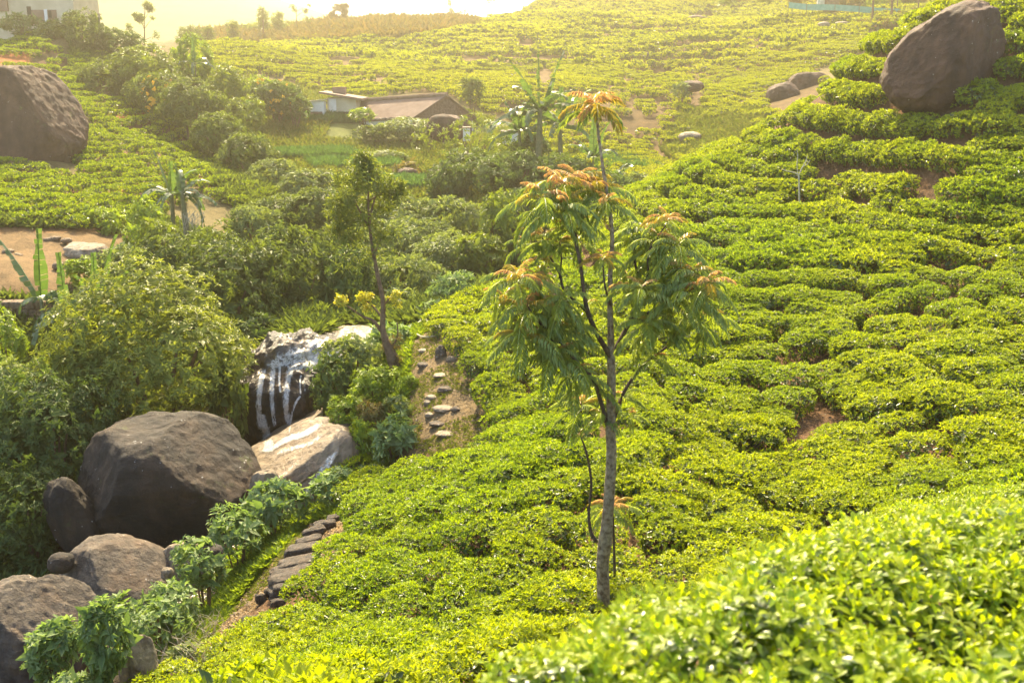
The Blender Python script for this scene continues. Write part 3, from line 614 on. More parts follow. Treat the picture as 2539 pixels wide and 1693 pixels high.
# ------------------------------------------------------------------ foreground tea bushes with full-size leaves
def leafgrid(P, D, N, L, W, curl):
    D = unit(D); S = unit(np.cross(D, N)); N = np.cross(S, D); n = len(P); Vs = []
    prof = [.04, .62, .98, .92, .55, .02]; tt = [0, .18, .42, .64, .84, 1.0]
    for w, t in zip(prof, tt):
        c = P + D * (L * t)[:, None] - N * (L * curl * t * t)[:, None]
        for sgn in (-1, 0, 1): Vs.append(c + S * (W * .5 * w * sgn)[:, None] + N * (W * .16 * w * abs(sgn))[:, None])
    V = np.stack(Vs, 1).reshape(-1, 3); b = (np.arange(n) * 18)[:, None]; Fq = []
    for r in range(5):
        for c in range(2): a = r * 3 + c; Fq.append(b + [a, a + 1, a + 4, a + 3])
    return V, np.stack(Fq, 1).reshape(-1, 4)
def front_bush(seed, n=860, R0=.66, Hh=.75):
    P, A, rng = dome_points(n, R0, Hh, seed, .2, .08, .30); A = unit(A + [0, 0, .5]); Vs, Fs, Ms = [], [], []; k = 0
    ref = unit(np.cross(A, [[.3, .8, .1]])); b = np.cross(A, ref); ph = rng.rand(n) * 6.28
    for i in range(7):
        t = ph + i * 2.4 + rng.randn(n) * .3; e = rng.uniform(.25, .7, n) + (.9 if i < 3 else .35 if i < 5 else 0); rad = ref * np.cos(t)[:, None] + b * np.sin(t)[:, None]
        d = A * np.cos(e)[:, None] + rad * np.sin(e)[:, None]; nn = A * np.sin(e)[:, None] - rad * np.cos(e)[:, None]
        L = rng.uniform(.042, .068, n) * (1.1 if i < 3 else .92 if i < 5 else .62); V, F = leafgrid(P + A * (.016 * i - .03), d, nn, L, L * rng.uniform(.40, .50, n), rng.uniform(.05, .5, n))
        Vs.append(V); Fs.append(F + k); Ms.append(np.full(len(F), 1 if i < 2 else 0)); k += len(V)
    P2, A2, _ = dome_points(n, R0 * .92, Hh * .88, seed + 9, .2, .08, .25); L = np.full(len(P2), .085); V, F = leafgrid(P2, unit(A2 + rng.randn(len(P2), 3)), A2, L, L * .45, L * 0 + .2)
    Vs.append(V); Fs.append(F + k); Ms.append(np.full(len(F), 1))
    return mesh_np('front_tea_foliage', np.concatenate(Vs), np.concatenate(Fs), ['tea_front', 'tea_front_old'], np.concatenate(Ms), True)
FT = [front_bush(400 + k) for k in range(4)]; fst = stem_mb(.75, .65, 40, 14).mesh('front_tea_stems', ['bark_brown'])
def clear_of_edge(X, Y, rr=.55):
    th = np.linspace(0, 6.28, 9)[:8]; qx, qy, qf = proj(X + rr * np.cos(th), Y + rr * np.sin(th), float(H(X, Y)) + .76)
    return not ((qy < np.interp(qx, [600, 1230, 1600, 1760, 2000, 2200, 2400, 2539, 3400], [2000, 1650, 1438, 1392, 1306, 1256, 1196, 1172, 1000])) & (qf > .9)).any()
FB = []
for px in np.arange(1100, 3500, 20):                  # the row along the brink, then the bushes behind it
    a, _b = ray(px, 1500)
    for D in np.arange(9, 1.0, -.05):
        if clear_of_edge(a * D, D):
            if all((a * D - p[0]) ** 2 + (D - p[1]) ** 2 > .50 ** 2 for p in FB): FB.append((a * D, D))
            break
E_ = list(FB); x, y = field(-1.6, 10.5, -.9, 9.5, .72, .72, math.radians(-14), .08, .2, 31, .10)
for X, Y in zip(x, y):
    if X < 1.0 * Y + 3.4 and clear_of_edge(X, Y) and math.hypot(X, Y) > .95 and X > -1.6 and all((X - p[0]) ** 2 + (Y - p[1]) ** 2 > .60 ** 2 for p in E_): FB.append((X, Y))
for k, (X, Y) in enumerate(FB):
    z = float(H(X, Y)); o = empty('tea_bush', (X, Y, z - .02), 'large-leaved bright tea bush right below the camera in the lower right corner', 'tea bush', 'bright tea bushes in the foreground')
    o.rotation_euler = (math.radians(8), math.radians(-5), R.uniform(0, 6.28)); s = R.uniform(.96, 1.04); o.scale = (s, s, s * R.uniform(.97, 1.03)); obj('foliage', FT[k % 4], o); obj('stem', fst, o)
print('front bushes', len(FB))
#@@OBJ

# ------------------------------------------------------------------ shrubs
CR = {}
def crown_px(w, h, leafpx, style, seed):
    """crown meshes built once per size class, in photo pixels; scaled to metres where they stand"""
    w2 = max(30, round(w / 2 / 15) * 15); asp = max(.5, min(1.3, round(h / w * 4) / 4)); key = (w2, asp, leafpx, style, seed % 2)
    if key not in CR:
        kw = dict(plain=dict(), narrow=dict(wl=.24, droop=.4), sparse=dict(dens=.45, inner=False), big=dict(wl=.40, nl=6, el=(.9, 1.8), dens=1.5))[style]
        CR[key] = crown_mesh('foliage', w2, w2 * asp, leafpx, 1000 + len(CR) * 7, lobes=11, **{'dens': 1.0, **kw})
    return CR[key], w2, w2 * asp
def shrub(px, py, D, w, h, m, label, cat='shrub', name='shrub', group=None, leafpx=None, style='plain', stems=True, bloom=0, rest=None):
    leafpx = leafpx or (13 if D < 45 else 11 if D < 100 else 9); seed = int(px * 7 + py)
    me, a, b = crown_px(w, h, leafpx, style, seed); c = at(px, py, D); f = (c.y * cP - c.z * sP); k = f / FOCAL
    g = float(H(c.x, c.y)); base = Vector((c.x, c.y, min(g, c.z - h * .3 * k)))
    o = empty(name, base, label, cat, group)
    fo = obj('foliage', me, o, c - base); sx = w / 2 / a * k; sz = h / 2 / b * k; fo.scale = (sx, sx * R.uniform(.85, 1.05), sz); fo.rotation_euler = (0, 0, R.uniform(0, 6.28))
    fo.material_slots[0].link = 'OBJECT'; fo.material_slots[0].material = M[m]
    if stems:
        sb = MB(); r_ = w * k / 2; hgt = max(.3, c.z - base.z)
        for i in range(7):
            t = R.uniform(0, 6.28); q = R.uniform(.2, .6) * r_
            sb.tube([(.1 * r_ * math.cos(t), .1 * r_ * math.sin(t), -.3), (q * .6 * math.cos(t), q * .6 * math.sin(t), hgt * .6), (q * math.cos(t), q * math.sin(t), hgt * 1.1)], [r_ * .035, r_ * .025, r_ * .012], 5)
        obj('stem', sb.mesh('stem', ['bark_brown']), o)
    if bloom:
        n = bloom; d = unit(NR.randn(n, 3) * [1, .6, .6] + [.1, -1.0, .1]); P = d * [w / 2 * k, w / 2 * k, h / 2 * k] * 1.0; P = P[P[:, 2] > -.4 * h * k]
        P[:, 0] = P[:, 0] * .45 + w * k * .08; V, F = shoots(P, unit(P + [0, 0, 1.]), 5, 6 * k, 4 * k, (.8, 1.4)); obj('blossom', mesh_np('blossom', V, F, ['flower']), o, c - base)
    return o
SH = [
 # px, py, D, w, h, material, label
 (290,650,55,80,60,'mid','green shrub on the terrace edge behind the banana plants',dict(leafpx=12)),
 (330,700,53,110,90,'olive','olive shrub at the right end of the brown terrace',dict(leafpx=12)),
 (385,880,36,500,450,'dome','huge rounded olive shrub bulging over the dark boulder',dict(leafpx=14)),
 (215,960,35,300,300,'dome','olive shrub on the left flank of the huge rounded shrub',dict(leafpx=14)),
 (120,1090,31,330,330,'dark','dark green shrub above the left edge of the dark boulder',dict(leafpx=14)),
 (30,1010,33,240,260,'mid','mid green shrub at the left edge above the dark shrub',dict(leafpx=14)),
 (60,1290,28,260,330,'dark','dark leafy shrub hanging over the rocks at the left edge',dict(leafpx=14)),
 (190,1300,28.6,150,180,'dark','small dark shrub draped over the narrow dark rock',dict(leafpx=13)),
 (568,1010,34.5,100,230,'olive','olive shrub at the left bank beside the waterfall foot',dict(leafpx=14)),
 (735,700,51,300,330,'olive','tall olive shrub behind the top of the waterfall',dict(leafpx=14)),
 (860,720,49,170,240,'dark','dark shrub between the tall olive shrub and the leaning tree',dict(leafpx=14)),
 (560,730,47,330,300,'olive','broad olive shrub left of the waterfall top',dict(leafpx=14)),
 (430,690,50,260,190,'olive','low olive shrub behind the huge rounded shrub',dict(leafpx=14)),
 (340,670,52,180,130,'mid','mid green shrub right of the banana leaves',dict(leafpx=14)),
 (650,840,44,150,120,'dark','dark shrub overhanging the waterfall pool on the left',dict(leafpx=14)),
 (850,650,56,260,170,'olive','olive shrub behind the leaning tree trunk',dict()),
 (1000,700,52,230,130,'mid','pale green shrub in front of the hollow right of the leaning tree',dict()),
 (1100,650,58,240,170,'mid','pale green shrub at the middle of the valley floor',dict()),
 (1020,610,63,260,150,'mid','pale shrub behind the valley floor shrubs, centre',dict()),
 (1090,550,70,240,120,'mid','grey green shrub below the blue green thicket',dict()),
 (960,555,68,200,130,'mid','grey green shrub right of the leaning tree crown',dict()),
 (1250,620,61,190,170,'dark','dark shrub left of the tall feathery tree at valley edge',dict()),
 (1240,560,60,130,190,'yellowgreen','yellow green rounded young tree beside the feathery tree',dict(cat='tree', name='tree')),
 (1190,640,57,150,150,'yellowgreen','yellow green bush in front of the valley thicket',dict()),
 (1180,445,86,230,150,'dark','dark blue green shrub below the banana clump',dict()),
 (1110,460,84,130,110,'dark','dark blue green shrub at the left end of the thicket',dict()),
 (1290,430,88,200,130,'dark','dark shrub in the thicket right below the banana clump',dict()),
 (1400,450,86,200,120,'dark','dark shrub behind the top of the feathery tree',dict()),
 (1500,480,80,190,110,'dark','dark shrub at the foot of the near slope ridge',dict()),
 (1580,465,92,130,70,'mid','low green shrub beside the ridge and the crop terraces',dict()),
 (1430,540,70,180,130,'dark','dark shrub behind the ridge below the feathery tree top',dict()),
 (1330,520,72,200,120,'dark','dark shrub behind the feathery tree crown',dict()),
 (1310,380,97,110,100,'dark','vine-covered dark shrub under the tall banana plants',dict()),
 (265,205,113,150,110,'olive','left end shrub of the band below the pole',dict()),
 (350,170,114,170,110,'yellowgreen','pale tangled shrub below the clipped hedge',dict(style='plain')),
 (390,235,108,190,110,'olive','shrub with orange flowers in the diagonal band',dict(bloom=34)),
 (470,260,103,180,120,'olive','olive shrub in the upper diagonal band',dict()),
 (540,330,97,170,120,'olive','olive shrub in the middle of the diagonal band',dict()),
 (610,390,92,160,120,'olive','olive shrub low in the diagonal band',dict()),
 (680,440,87,170,110,'mid','pale green shrub near the foot of the diagonal band',dict()),
 (760,470,82,150,100,'mid','pale green shrub at the foot of the diagonal band',dict()),
 (480,150,119,100,130,'bright','tall yellow green shrub at the top of the diagonal band',dict()),
 (560,225,113,120,120,'yellowgreen','hazy yellow green shrub above the diagonal band',dict()),
 (600,290,108,120,90,'yellowgreen','yellow green shrub below the rusty shed',dict()),
 (690,245,121,130,90,'dark','dark shrub beside the white hut',dict(bloom=20)),
 (650,215,127,70,50,'bright','flowering shrub over the rusty shed',dict(bloom=14)),
 (730,265,119,90,50,'dark','low dark shrub against the white hut wall',dict()),
 (700,540,69,230,110,'olive','olive shrub left of the leaning tree crown, lower one',dict()),
 (790,520,67,200,130,'olive','olive shrub behind the leaning tree crown',dict()),
 (640,560,64,170,100,'mid','mid green shrub at the end of the brown bank',dict()),
 (870,900,36,180,140,'mid','leafy pale shrub on the right bank above the waterfall',dict(leafpx=13)),
 (830,960,35,130,190,'dark','dark shrub against the right side of the waterfall',dict(leafpx=14)),
 (960,850,38.5,130,90,'light','pale shrub below the leaning tree trunk',dict(leafpx=14)),
 (930,960,34,160,110,'bright','bright fern-like shrub on the bank below the trunk',dict(leafpx=8)),
 (860,1040,32,110,130,'bright','bright fern-like shrub over the rock slab',dict(leafpx=8)),
 (900,1110,30.5,100,170,'bright','feathery bright shrub hanging beside the rock slab',dict(leafpx=8)),
 (930,1040,31.5,110,90,'dry','brownish dry shrub in the middle of the bank',dict(leafpx=9)),
 (1015,960,33,60,60,'bright','small bright shrub beside the path, upper one',dict(leafpx=9)),
 (985,1020,31.5,80,80,'mid','small leafy shrub beside the path, middle one',dict(leafpx=14)),
 (975,1100,29.5,120,130,'light','large-leaved green shrub beside the foot of the path',dict(leafpx=18, style='big')),
 (930,1190,28.2,90,90,'dark','dark shrub under the large-leaved shrub',dict(leafpx=14)),
 (1060,790,43,100,90,'light','round pale shrub at the head of the path',dict(leafpx=14)),
 (1130,730,47,150,110,'light','pale shrub behind the head of the path',dict(leafpx=11)),
 (1010,760,47,120,70,'mid','low shrub right of the leaning trunk, farther back',dict(leafpx=14)),
 (1000,840,40,90,40,'light','low pale leafy plants at the path head',dict(leafpx=14)),
 (680,1250,27.2,150,90,'light','leafy light green shrub below the rock slab',dict(leafpx=17, style='big')),
 (585,1320,25.6,150,115,'light','light green shrub left of the stone steps',dict(leafpx=16)),
 (835,1212,27.4,150,66,'light','light green shrub above the stone steps',dict(leafpx=15)),
 (500,1400,23.4,150,110,'light','light green shrub in front of the pale boulder',dict(leafpx=16)),
 (430,1505,21.4,170,130,'light','light green shrub at the lower end of the stone steps',dict(leafpx=17)),
 (390,1550,20,170,120,'light','light green shrub below the grey streaked boulder',dict(leafpx=17)),
 (310,1520,20.5,70,90,'light','thin light shrub before the grey streaked boulder',dict(leafpx=15)),
 (125,1610,16,130,170,'light','bushy bright plant in the lower left, left one of two',dict(leafpx=18, style='big')),
 (262,1590,15.6,130,240,'light','taller bushy bright plant in the lower left, right one of two',dict(leafpx=18, style='big')),
 (180,1730,15,200,90,'light','low bright plants at the bottom left edge',dict(leafpx=18, style='big')),
 (15,1600,19,70,200,'dark','dark twiggy shrub at the lower left edge',dict(leafpx=14)),
 (480,1640,18.5,130,60,'mid','low mixed shrub at the edge of the tea, bottom',dict(leafpx=14)),
 (40,560,65,100,110,'bright','soft bright shrub at the left end of the brown bank row',dict()),
 (130,560,66,80,70,'bright','small round shrub, second in the row above the brown bank',dict()),
 (190,555,66,100,80,'bright','round shrub, third in the row above the brown bank',dict()),
 (265,560,66,110,80,'bright','round shrub, fourth in the row above the brown bank',dict()),
 (365,540,63,90,100,'bright','bright upright shrub left of the banana plants',dict()),
 (400,590,61,110,90,'yellowgreen','yellow green shrub on the brown bank',dict()),
 (330,590,60,60,50,'bright','small bright shrub right of the round terrace rock',dict()),
 (210,680,54,90,80,'bright','bright shrub on the terrace behind the banana plants',dict()),
 (15,850,43,110,170,'bright','soft bright shrub at the left edge below the stone wall',dict()),
 (1010,320,117,170,50,'mid','low shrub in front of the long house',dict()),
 (930,330,115,90,36,'olive','small shrub left of the long house front',dict()),
 (1060,345,108,70,90,'yellowgreen','sparse yellow leafed shrub before the long house gable',dict(style='sparse')),
 (1170,350,104,170,140,'yellowgreen','tall sparse yellow green shrub in the middle of the valley',dict(style='sparse')),
 (1240,390,96,140,100,'yellowgreen','sparse shrub left of the banana clump',dict(style='sparse')),
 (1170,225,132,60,60,'olive','small hazy tree behind the long house',dict(cat='tree', name='tree')),
 (900,285,120,70,26,'bright','low hedge in front of the long roof',dict()),
 (1010,430,96,70,40,'dry','brownish bush among the rocks on the green slope',dict()),
 (960,390,104,120,34,'mid','low shrub line on the grassy terrace',dict()),
 (200,80,123,120,100,'olive','round clipped shrub left of the pole',dict()),
 (120,95,124,70,60,'dark','dark low shrub under the pale house',dict()),
 (50,62,126,90,50,'mid','green shrub at the foot of the pale house wall, far left',dict()),
 (150,78,125,90,50,'olive','green shrub at the foot of the pale house wall, right part',dict()),
 (292,105,124,110,70,'dark','dark hedge right of the pole',dict()),
 (245,110,125,70,60,'dark','dark hedge behind the pole',dict()),
 (1770,345,128,130,60,'yellowgreen','yellow green patch of scrub on the far hillside',dict()),
 (1850,310,131,110,70,'yellowgreen','yellow scrub below the paired far boulders',dict()),
 (1690,225,138,50,30,'mid','small green shrub beside the red gully',dict()),
 (640,85,262,120,46,'yellowgreen','hazy ridge shrub at the left end of the ridge',dict()),
 (720,78,268,120,44,'yellowgreen','hazy ridge shrub below the slender tree',dict()),
 (790,72,272,110,44,'dry','brown ridge shrub left of the mushroom-shaped tree',dict()),
 (870,74,275,120,44,'dry','brown ridge shrub below the mushroom-shaped tree',dict()),
 (950,72,280,120,40,'dry','brown ridge shrub right of the mushroom-shaped tree',dict()),
 (1030,70,285,120,34,'dry','low ridge shrub below the brightest sky',dict()),
 (2170,70,198,90,30,'olive','low scrub between the tall bare trunks',dict()),
 (2270,70,196,90,40,'bright','green scrub right of the tall bare trunks',dict()),
]
for e in SH:
    kw = dict(e[7]); shrub(*e[:6], e[6], **kw)

# ------------------------------------------------------------------ rocks
def rock_mesh(name, rx, ry, rz, m, seed, planes=(), rough=.16, sub=5, rot=(0, 0, 0), power=2.4, lean=0.0):
    import bmesh
    bm = bmesh.new(); bmesh.ops.create_icosphere(bm, subdivisions=sub, radius=1); sv = Vector((seed * 3.7, seed * 1.3, seed * .7)); q = Matrix.Rotation(rot[2], 3, 'Z') @ Matrix.Rotation(rot[1], 3, 'Y') @ Matrix.Rotation(rot[0], 3, 'X')
    for v in bm.verts:
        d = v.co.normalized(); nrm = (abs(d.x) ** power + abs(d.y) ** power + abs(d.z) ** power) ** (-1 / power); p = d * nrm
        p *= 1 + rough * mnoise.noise(d * 1.3 + sv) + rough * .45 * mnoise.noise(d * 3.1 + sv)
        for n_, dd in planes:
            n_ = Vector(n_).normalized(); k = p.dot(n_) - dd
            if k > 0: p -= n_ * k * .9
        p *= 1 + rough * .30 * (.5 - abs(mnoise.noise(d * 4.5 + sv * 1.7))) + rough * .20 * mnoise.noise(d * 9 + sv) + rough * .10 * mnoise.noise(d * 21 + sv) + rough * .05 * mnoise.noise(d * 45 + sv)
        p = Vector((p.x * rx, p.y * ry, p.z * rz)); p.x += p.z * lean; v.co = q @ p
    me = bpy.data.meshes.new(name); bm.to_mesh(me); bm.free(); me.materials.append(M[m]); me.polygons.foreach_set('use_smooth', [True] * len(me.polygons)); return me
def rock(px, py, D, w, h, m, label, seed, depth=1.0, name='boulder', group=None, cat='boulder', **kw):
    c = at(px, py, D); k = (c.y * cP - c.z * sP) / FOCAL
    o = obj(name, rock_mesh(name, w / 2 * k, w / 2 * k * depth, h / 2 * k, m, seed, **kw), None, c); return tag(o, label, cat, group)
rock(415,1215,29.5,430,370,'rock_big','huge dark brown boulder with lichen specks and mossy right side',1,.8,planes=[((.75,-.2,.75),.80),((-.7,-.5,.25),.88),((.1,-.9,-.4),.75)],rough=.10,sub=6,power=2.7,lean=.05)
rock(425,1370,28.6,230,90,'rock_big','pale-bottomed underside rock beneath the huge dark boulder',2,.7,rough=.2)
rock(180,1290,27.8,110,230,'rock_big','narrow dark rock leaning at the left of the huge boulder',3,.8,rot=(0,-.3,0),rough=.15)
rock(300,1432,24.6,265,150,'rock_mid','grey boulder with white streaks, tilted down to the right',4,.8,planes=[((.3,-.5,.8),.62),((-.6,-.6,.2),.8)],rot=(0,.35,0),rough=.14,power=2.9)
rock(455,1420,25.2,120,150,'rock_light','pale angular boulder right of the streaked grey one',5,.8,planes=[((-.7,-.6,.2),.6),((.5,-.6,.4),.65)],rough=.14,power=3)
rock(416,1422,24.2,30,34,'rock_light','small round pale stone wedged between two boulders',6,.9)
rock(358,1378,26,52,44,'rock_mid','small mossy boulder under the huge dark one',7,.9)
rock(85,1590,19.0,300,330,'rock_mid','large smooth grey brown boulder at the lower left edge',8,.8,planes=[((.5,-.3,.85),.72)],rough=.12,sub=6,power=2.5)
rock(345,1655,16.6,90,150,'rock_light','pale-topped boulder between the bright plants and the tea',9,.8,planes=[((.6,-.4,.5),.7)],rough=.16)
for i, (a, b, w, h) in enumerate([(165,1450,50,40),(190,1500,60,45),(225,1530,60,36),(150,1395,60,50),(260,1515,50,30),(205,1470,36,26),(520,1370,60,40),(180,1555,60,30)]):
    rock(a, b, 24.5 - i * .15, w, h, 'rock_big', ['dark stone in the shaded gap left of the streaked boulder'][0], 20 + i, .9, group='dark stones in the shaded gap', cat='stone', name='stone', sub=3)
rock(705,1200,31.0,430,250,'rock_slab','broad tan rock slab with wet streaks below the waterfall',10,.8,planes=[((-.30,-.30,.9),.40),((.1,-.9,.4),.7)],rot=(0,-.38,0),rough=.14,sub=6,power=3.0,name='rock_slab')
rock(655,1213,28.8,72,96,'rock_light','upright brown boulder standing on the slab beside the little fall',11,.8,planes=[((.7,-.5,.1),.6),((-.6,-.6,.3),.7)],rough=.14,power=3,lean=.1)
rock(750,1085,34.4,250,90,'rock_slab','wet grey ledge at the foot of the waterfall',12,.7,planes=[((0,-.2,1),.5)],rot=(0,-.42,0),rough=.16,power=2.8,name='rock_ledge')
wf = rock(722,1020,37.8,290,390,'rock_wet','dark wet rock dome that the waterfall pours over',15,1.0,planes=[((.9,-.4,.1),.85)],rough=.22,sub=6,power=2.1,lean=.03,name='waterfall_rock')
rock(800,860,40.5,120,60,'rock_wet','low wet rock at the lip of the waterfall',14,.8)
rock(857,822,43,46,28,'rock_light','tan stone at the edge of the upper pool',15,.8,name='stone',cat='stone',sub=4)
rock(55,320,86,300,300,'rock_far','great brown rock face on the left hillside',16,.6,planes=[((.72,-.2,.55),.70),((-.2,-.9,.3),.7)],rough=.10,sub=6,power=2.8)
rock(2345,148,48,300,205,'rock_far','big lichen-spotted boulder lying on the near slope, upper right',17,.8,planes=[((-.4,-.6,.6),.75),((.5,-.7,-.3),.75)],rot=(0,-.72,0),rough=.12,sub=6,power=2.5)
rock(2460,15,56,190,90,'rock_far','brown boulder behind the lichen-spotted one, top right corner',18,.8,rot=(0,-.2,0))
rock(2447,36,50,24,24,'rock_light','small pale stone in front of the top right boulder',19,.8,name='stone',cat='stone',sub=3)
rock(1942,250,132,84,84,'rock_far','left one of the paired brown boulders on the far hillside',30,.8)
rock(2005,222,137,110,80,'rock_far','right one of the paired brown boulders on the far hillside',31,.8)
rock(213,628,59,100,56,'rock_light','smooth rounded grey rock sitting on the brown terrace',32,.8,planes=[((0,-.3,1),.75)])
rock(1302,112,215,60,18,'rock_light','flat pale rock patch high on the far hillside',33,.8,sub=3,name='rock')
rock(1728,48,238,48,18,'rock_far','flat brown rock near the top of the far hill',34,.8,sub=3,name='rock')
rock(2043,62,196,28,14,'rock_light','small grey rock below the shed, left one',35,.8,sub=3,name='rock')
rock(2088,60,196,34,12,'rock_light','small grey rock below the shed, right one',36,.8,sub=3,name='rock')
rock(1712,342,121,56,28,'rock_light','grey rock in the sparse lower part of the far hill',37,.8,sub=4,name='rock')
rock(1715,215,140,60,26,'rock_far','brown rock in the bare hollow of the far hill',38,.8,sub=4,name='rock')
rock(1010,432,95,50,30,'rock_far','rough pinkish rock on the green valley slope, left one',39,.8,sub=4,name='rock')
rock(1090,440,93,54,34,'rock_far','rough pinkish rock on the green valley slope, right one',40,.8,sub=4,name='rock')
rock(1105,318,113,90,66,'rock_far','weathered brown rock mound in front of the long house gable',41,.7,sub=4,name='rock')
rock(1093,880,34,28,40,'rock_mid','upright pointed stone at the edge of the path',42,.7,name='stone',cat='stone',sub=4,rough=.3)
ORD = 'first second third fourth fifth sixth seventh eighth ninth tenth eleventh twelfth thirteenth fourteenth fifteenth sixteenth seventeenth'.split()
PO = [2, 1, 3, 4, 5, 7, 8, 9, 6, 10, 11, 0]
for i, (a, b, D, w, h) in enumerate([(1052,905,34,36,14),(1120,890,34.5,30,16),(1095,930,33,46,10),(1105,965,32,44,14),(1070,985,31.5,30,14),(1100,1012,30.8,54,12),(1130,1015,30.4,26,14),(1065,1030,30.2,24,16),(1060,1000,31,20,18),(1085,1050,29.6,46,10),(1105,1075,29,50,10),(1050,870,35.5,26,12)]):
    rock(a, b, hit(a, b, 20).y, w * .95, h * .9, 'rock_slab' if i % 3 else 'rock_mid', 'flat stone set in the earth path, ' + ORD[PO[i]] + ' from the far end of the path', 60 + i, .8, name='path_stone', cat='stone', group='flat stones set in the earth path', sub=3, rough=.25)
# stones and rubble on the left terrace
for i, (a, b, D, w, h) in enumerate([(20,625,58,30,16),(45,635,57.6,24,14),(60,655,56.6,26,14),(30,665,56,34,16),(85,670,55.5,26,12),(55,680,55,30,14),(10,645,57,26,18),(120,595,60.6,22,12),(135,592,60.8,30,12),(165,597,60.5,26,14),(100,690,54.2,22,14),(20,690,54.4,28,14),(145,660,55.8,28,20)]):
    rock(a, b, D, w, h, 'wallstone', 'loose tan stone heaped at the edge of the brown terrace', 90 + i, .8, name='stone', cat='stone', group='loose stones on the brown terrace', sub=3, rough=.25)

# stone steps
STEPS = [(835,1285,26.0,46,14,.3),(805,1305,25.4,54,22,.35),(778,1322,25.0,52,24,.4),(765,1345,24.5,62,22,.35),(760,1364,24.1,80,24,.3),(725,1375,23.8,38,24,.4),(742,1398,23.3,104,22,.28),(728,1416,22.9,110,20,.30),(722,1436,22.5,104,24,.30),(690,1450,22.2,30,18,.2),(708,1462,21.9,56,26,.35),(690,1476,21.6,44,22,.3),(668,1470,21.9,28,18,.2),(647,1486,21.5,26,24,.3),(690,1494,21.2,36,14,.3),(624,1543,20.1,46,26,.3),(602,1552,19.9,30,18,.3)]
for i, (a, b, D, w, h, rz) in enumerate(STEPS):
    g_ = hit(a, b + h * .3, 14); rock(a, b - 2, g_.y - .05, w, h * 1.1, 'stone', 'weathered dark stone step, ' + ORD[i] + ' from the top of the stair beside the tea slope', 120 + i, .5, name='stone_step', cat='stone step', group='stone steps of the hillside stair', sub=4, rough=.22, power=5, rot=(0, -.06, rz))

# retaining wall of fitted stones
def stone_wall(x0, x1, ytop0, ytop1, ybot, D0, D1, label, sz=26, seed=3):
    rr = random.Random(seed); b = MB(); y = ybot; row = 0; base = at((x0 + x1) / 2, ybot, (D0 + D1) / 2)
    while y > min(ytop0, ytop1):
        h = rr.uniform(.7, 1.1) * sz * .75; x = x0 - rr.uniform(0, 30)
        while x < x1:
            w = rr.uniform(.8, 1.7) * sz; t = (x - x0) / (x1 - x0); top = ytop0 + (ytop1 - ytop0) * t
            if y - h * .5 > top:
                D = D0 + (D1 - D0) * t + rr.uniform(-.12, .12) + row * .03; c = at(x + w / 2, y - h / 2, D); k = D / FOCAL * 1.0
                b.box(c, (w * k * .97, .6, h * k * .97), rr.uniform(-.1, .1), 0, .14)
            x += w
        y -= h; row += 1
    o = obj('stone_wall', b.mesh('stone_wall', ['wallstone'], origin=base), None, base); bv = o.modifiers.new('bevel', 'BEVEL'); bv.width = .07; bv.segments = 2; return tag(o, label, 'stone wall')
stone_wall(-250, 118, 742, 742, 850, 50.6, 49.6, 'stepped retaining wall of tan fitted stones under the brown terrace')

# ------------------------------------------------------------------ stream: pool, fall, foam
bw = BVHTree.FromObject(wf, bpy.context.evaluated_depsgraph_get()) if False else None
def bvh_of(names):
    V = []; F = []
    for o in COL.objects:
        if o.type == 'MESH' and o.name.split('.')[0] in names:
            k = len(V); mw = Matrix.Translation(o.location); V += [mw @ v.co for v in o.data.vertices]; F += [[i + k for i in p.vertices] for p in o.data.polygons]
    return BVHTree.FromPolygons(V, F)
rocks = bvh_of(('waterfall_rock', 'rock_slab', 'rock_ledge', 'boulder'))
def on_rock(px, py, lift=.03, default=37):
    a, b = ray(px, py); d = Vector((a, 1, b)).normalized(); h = rocks.ray_cast(d * 15, d)
    g = hit(px, py, 15)
    if h[0] is None or g.length < h[0].length: return g - d * lift
    return h[0] - d * lift
def sheet(name, poly_left, poly_right, nu, nv, m, label, cat, lift=.04, onr=True, parent=None, wob=.02):
    """sheet of water lying on the rock between two edges"""
    L = spline([(a, b, 0) for a, b in poly_left], 8); Rr = spline([(a, b, 0) for a, b in poly_right], 8)
    li = np.array([[p.x, p.y] for p in L]); ri = np.array([[p.x, p.y] for p in Rr]); tt = np.linspace(0, 1, nv)
    V = []
    for t in tt:
        l = [np.interp(t * (len(li) - 1), range(len(li)), li[:, q]) for q in (0, 1)]; r = [np.interp(t * (len(ri) - 1), range(len(ri)), ri[:, q]) for q in (0, 1)]
        for s in np.linspace(0, 1, nu):
            p = on_rock(l[0] + (r[0] - l[0]) * s, l[1] + (r[1] - l[1]) * s, lift); V.append(p + Vector((0, -1, .3)) * wob * mnoise.noise(p * 3))
    i = np.arange(nu * nv).reshape(nv, nu); F = np.stack([i[:-1, :-1], i[:-1, 1:], i[1:, 1:], i[1:, :-1]], -1).reshape(-1, 4)
    V = np.array([tuple(v) for v in V]); o = V.mean(0)
    # drop faces that span a jump in depth
    d = np.linalg.norm(V[F] - V[F].mean(1, keepdims=True), axis=2).max(1); F = F[d < .9]
    me = mesh_np(name, V - o, F, [m], smooth=True); ss, vv = np.meshgrid(np.linspace(0, 1, nu), np.linspace(0, 1, nv)); e = np.clip(np.minimum(ss, 1 - ss) * 3.2, 0, 1) * np.clip(np.minimum(vv, 1 - vv) * 9, 0, 1)
    at_ = me.attributes.new('edge', 'FLOAT', 'POINT'); at_.data.foreach_set('value', e.ravel().astype(np.float32)); return obj(name, me, parent, Vector(o))
pool = np.array([[790,838],[880,812],[960,806],[900,842],[850,868],[760,872]])
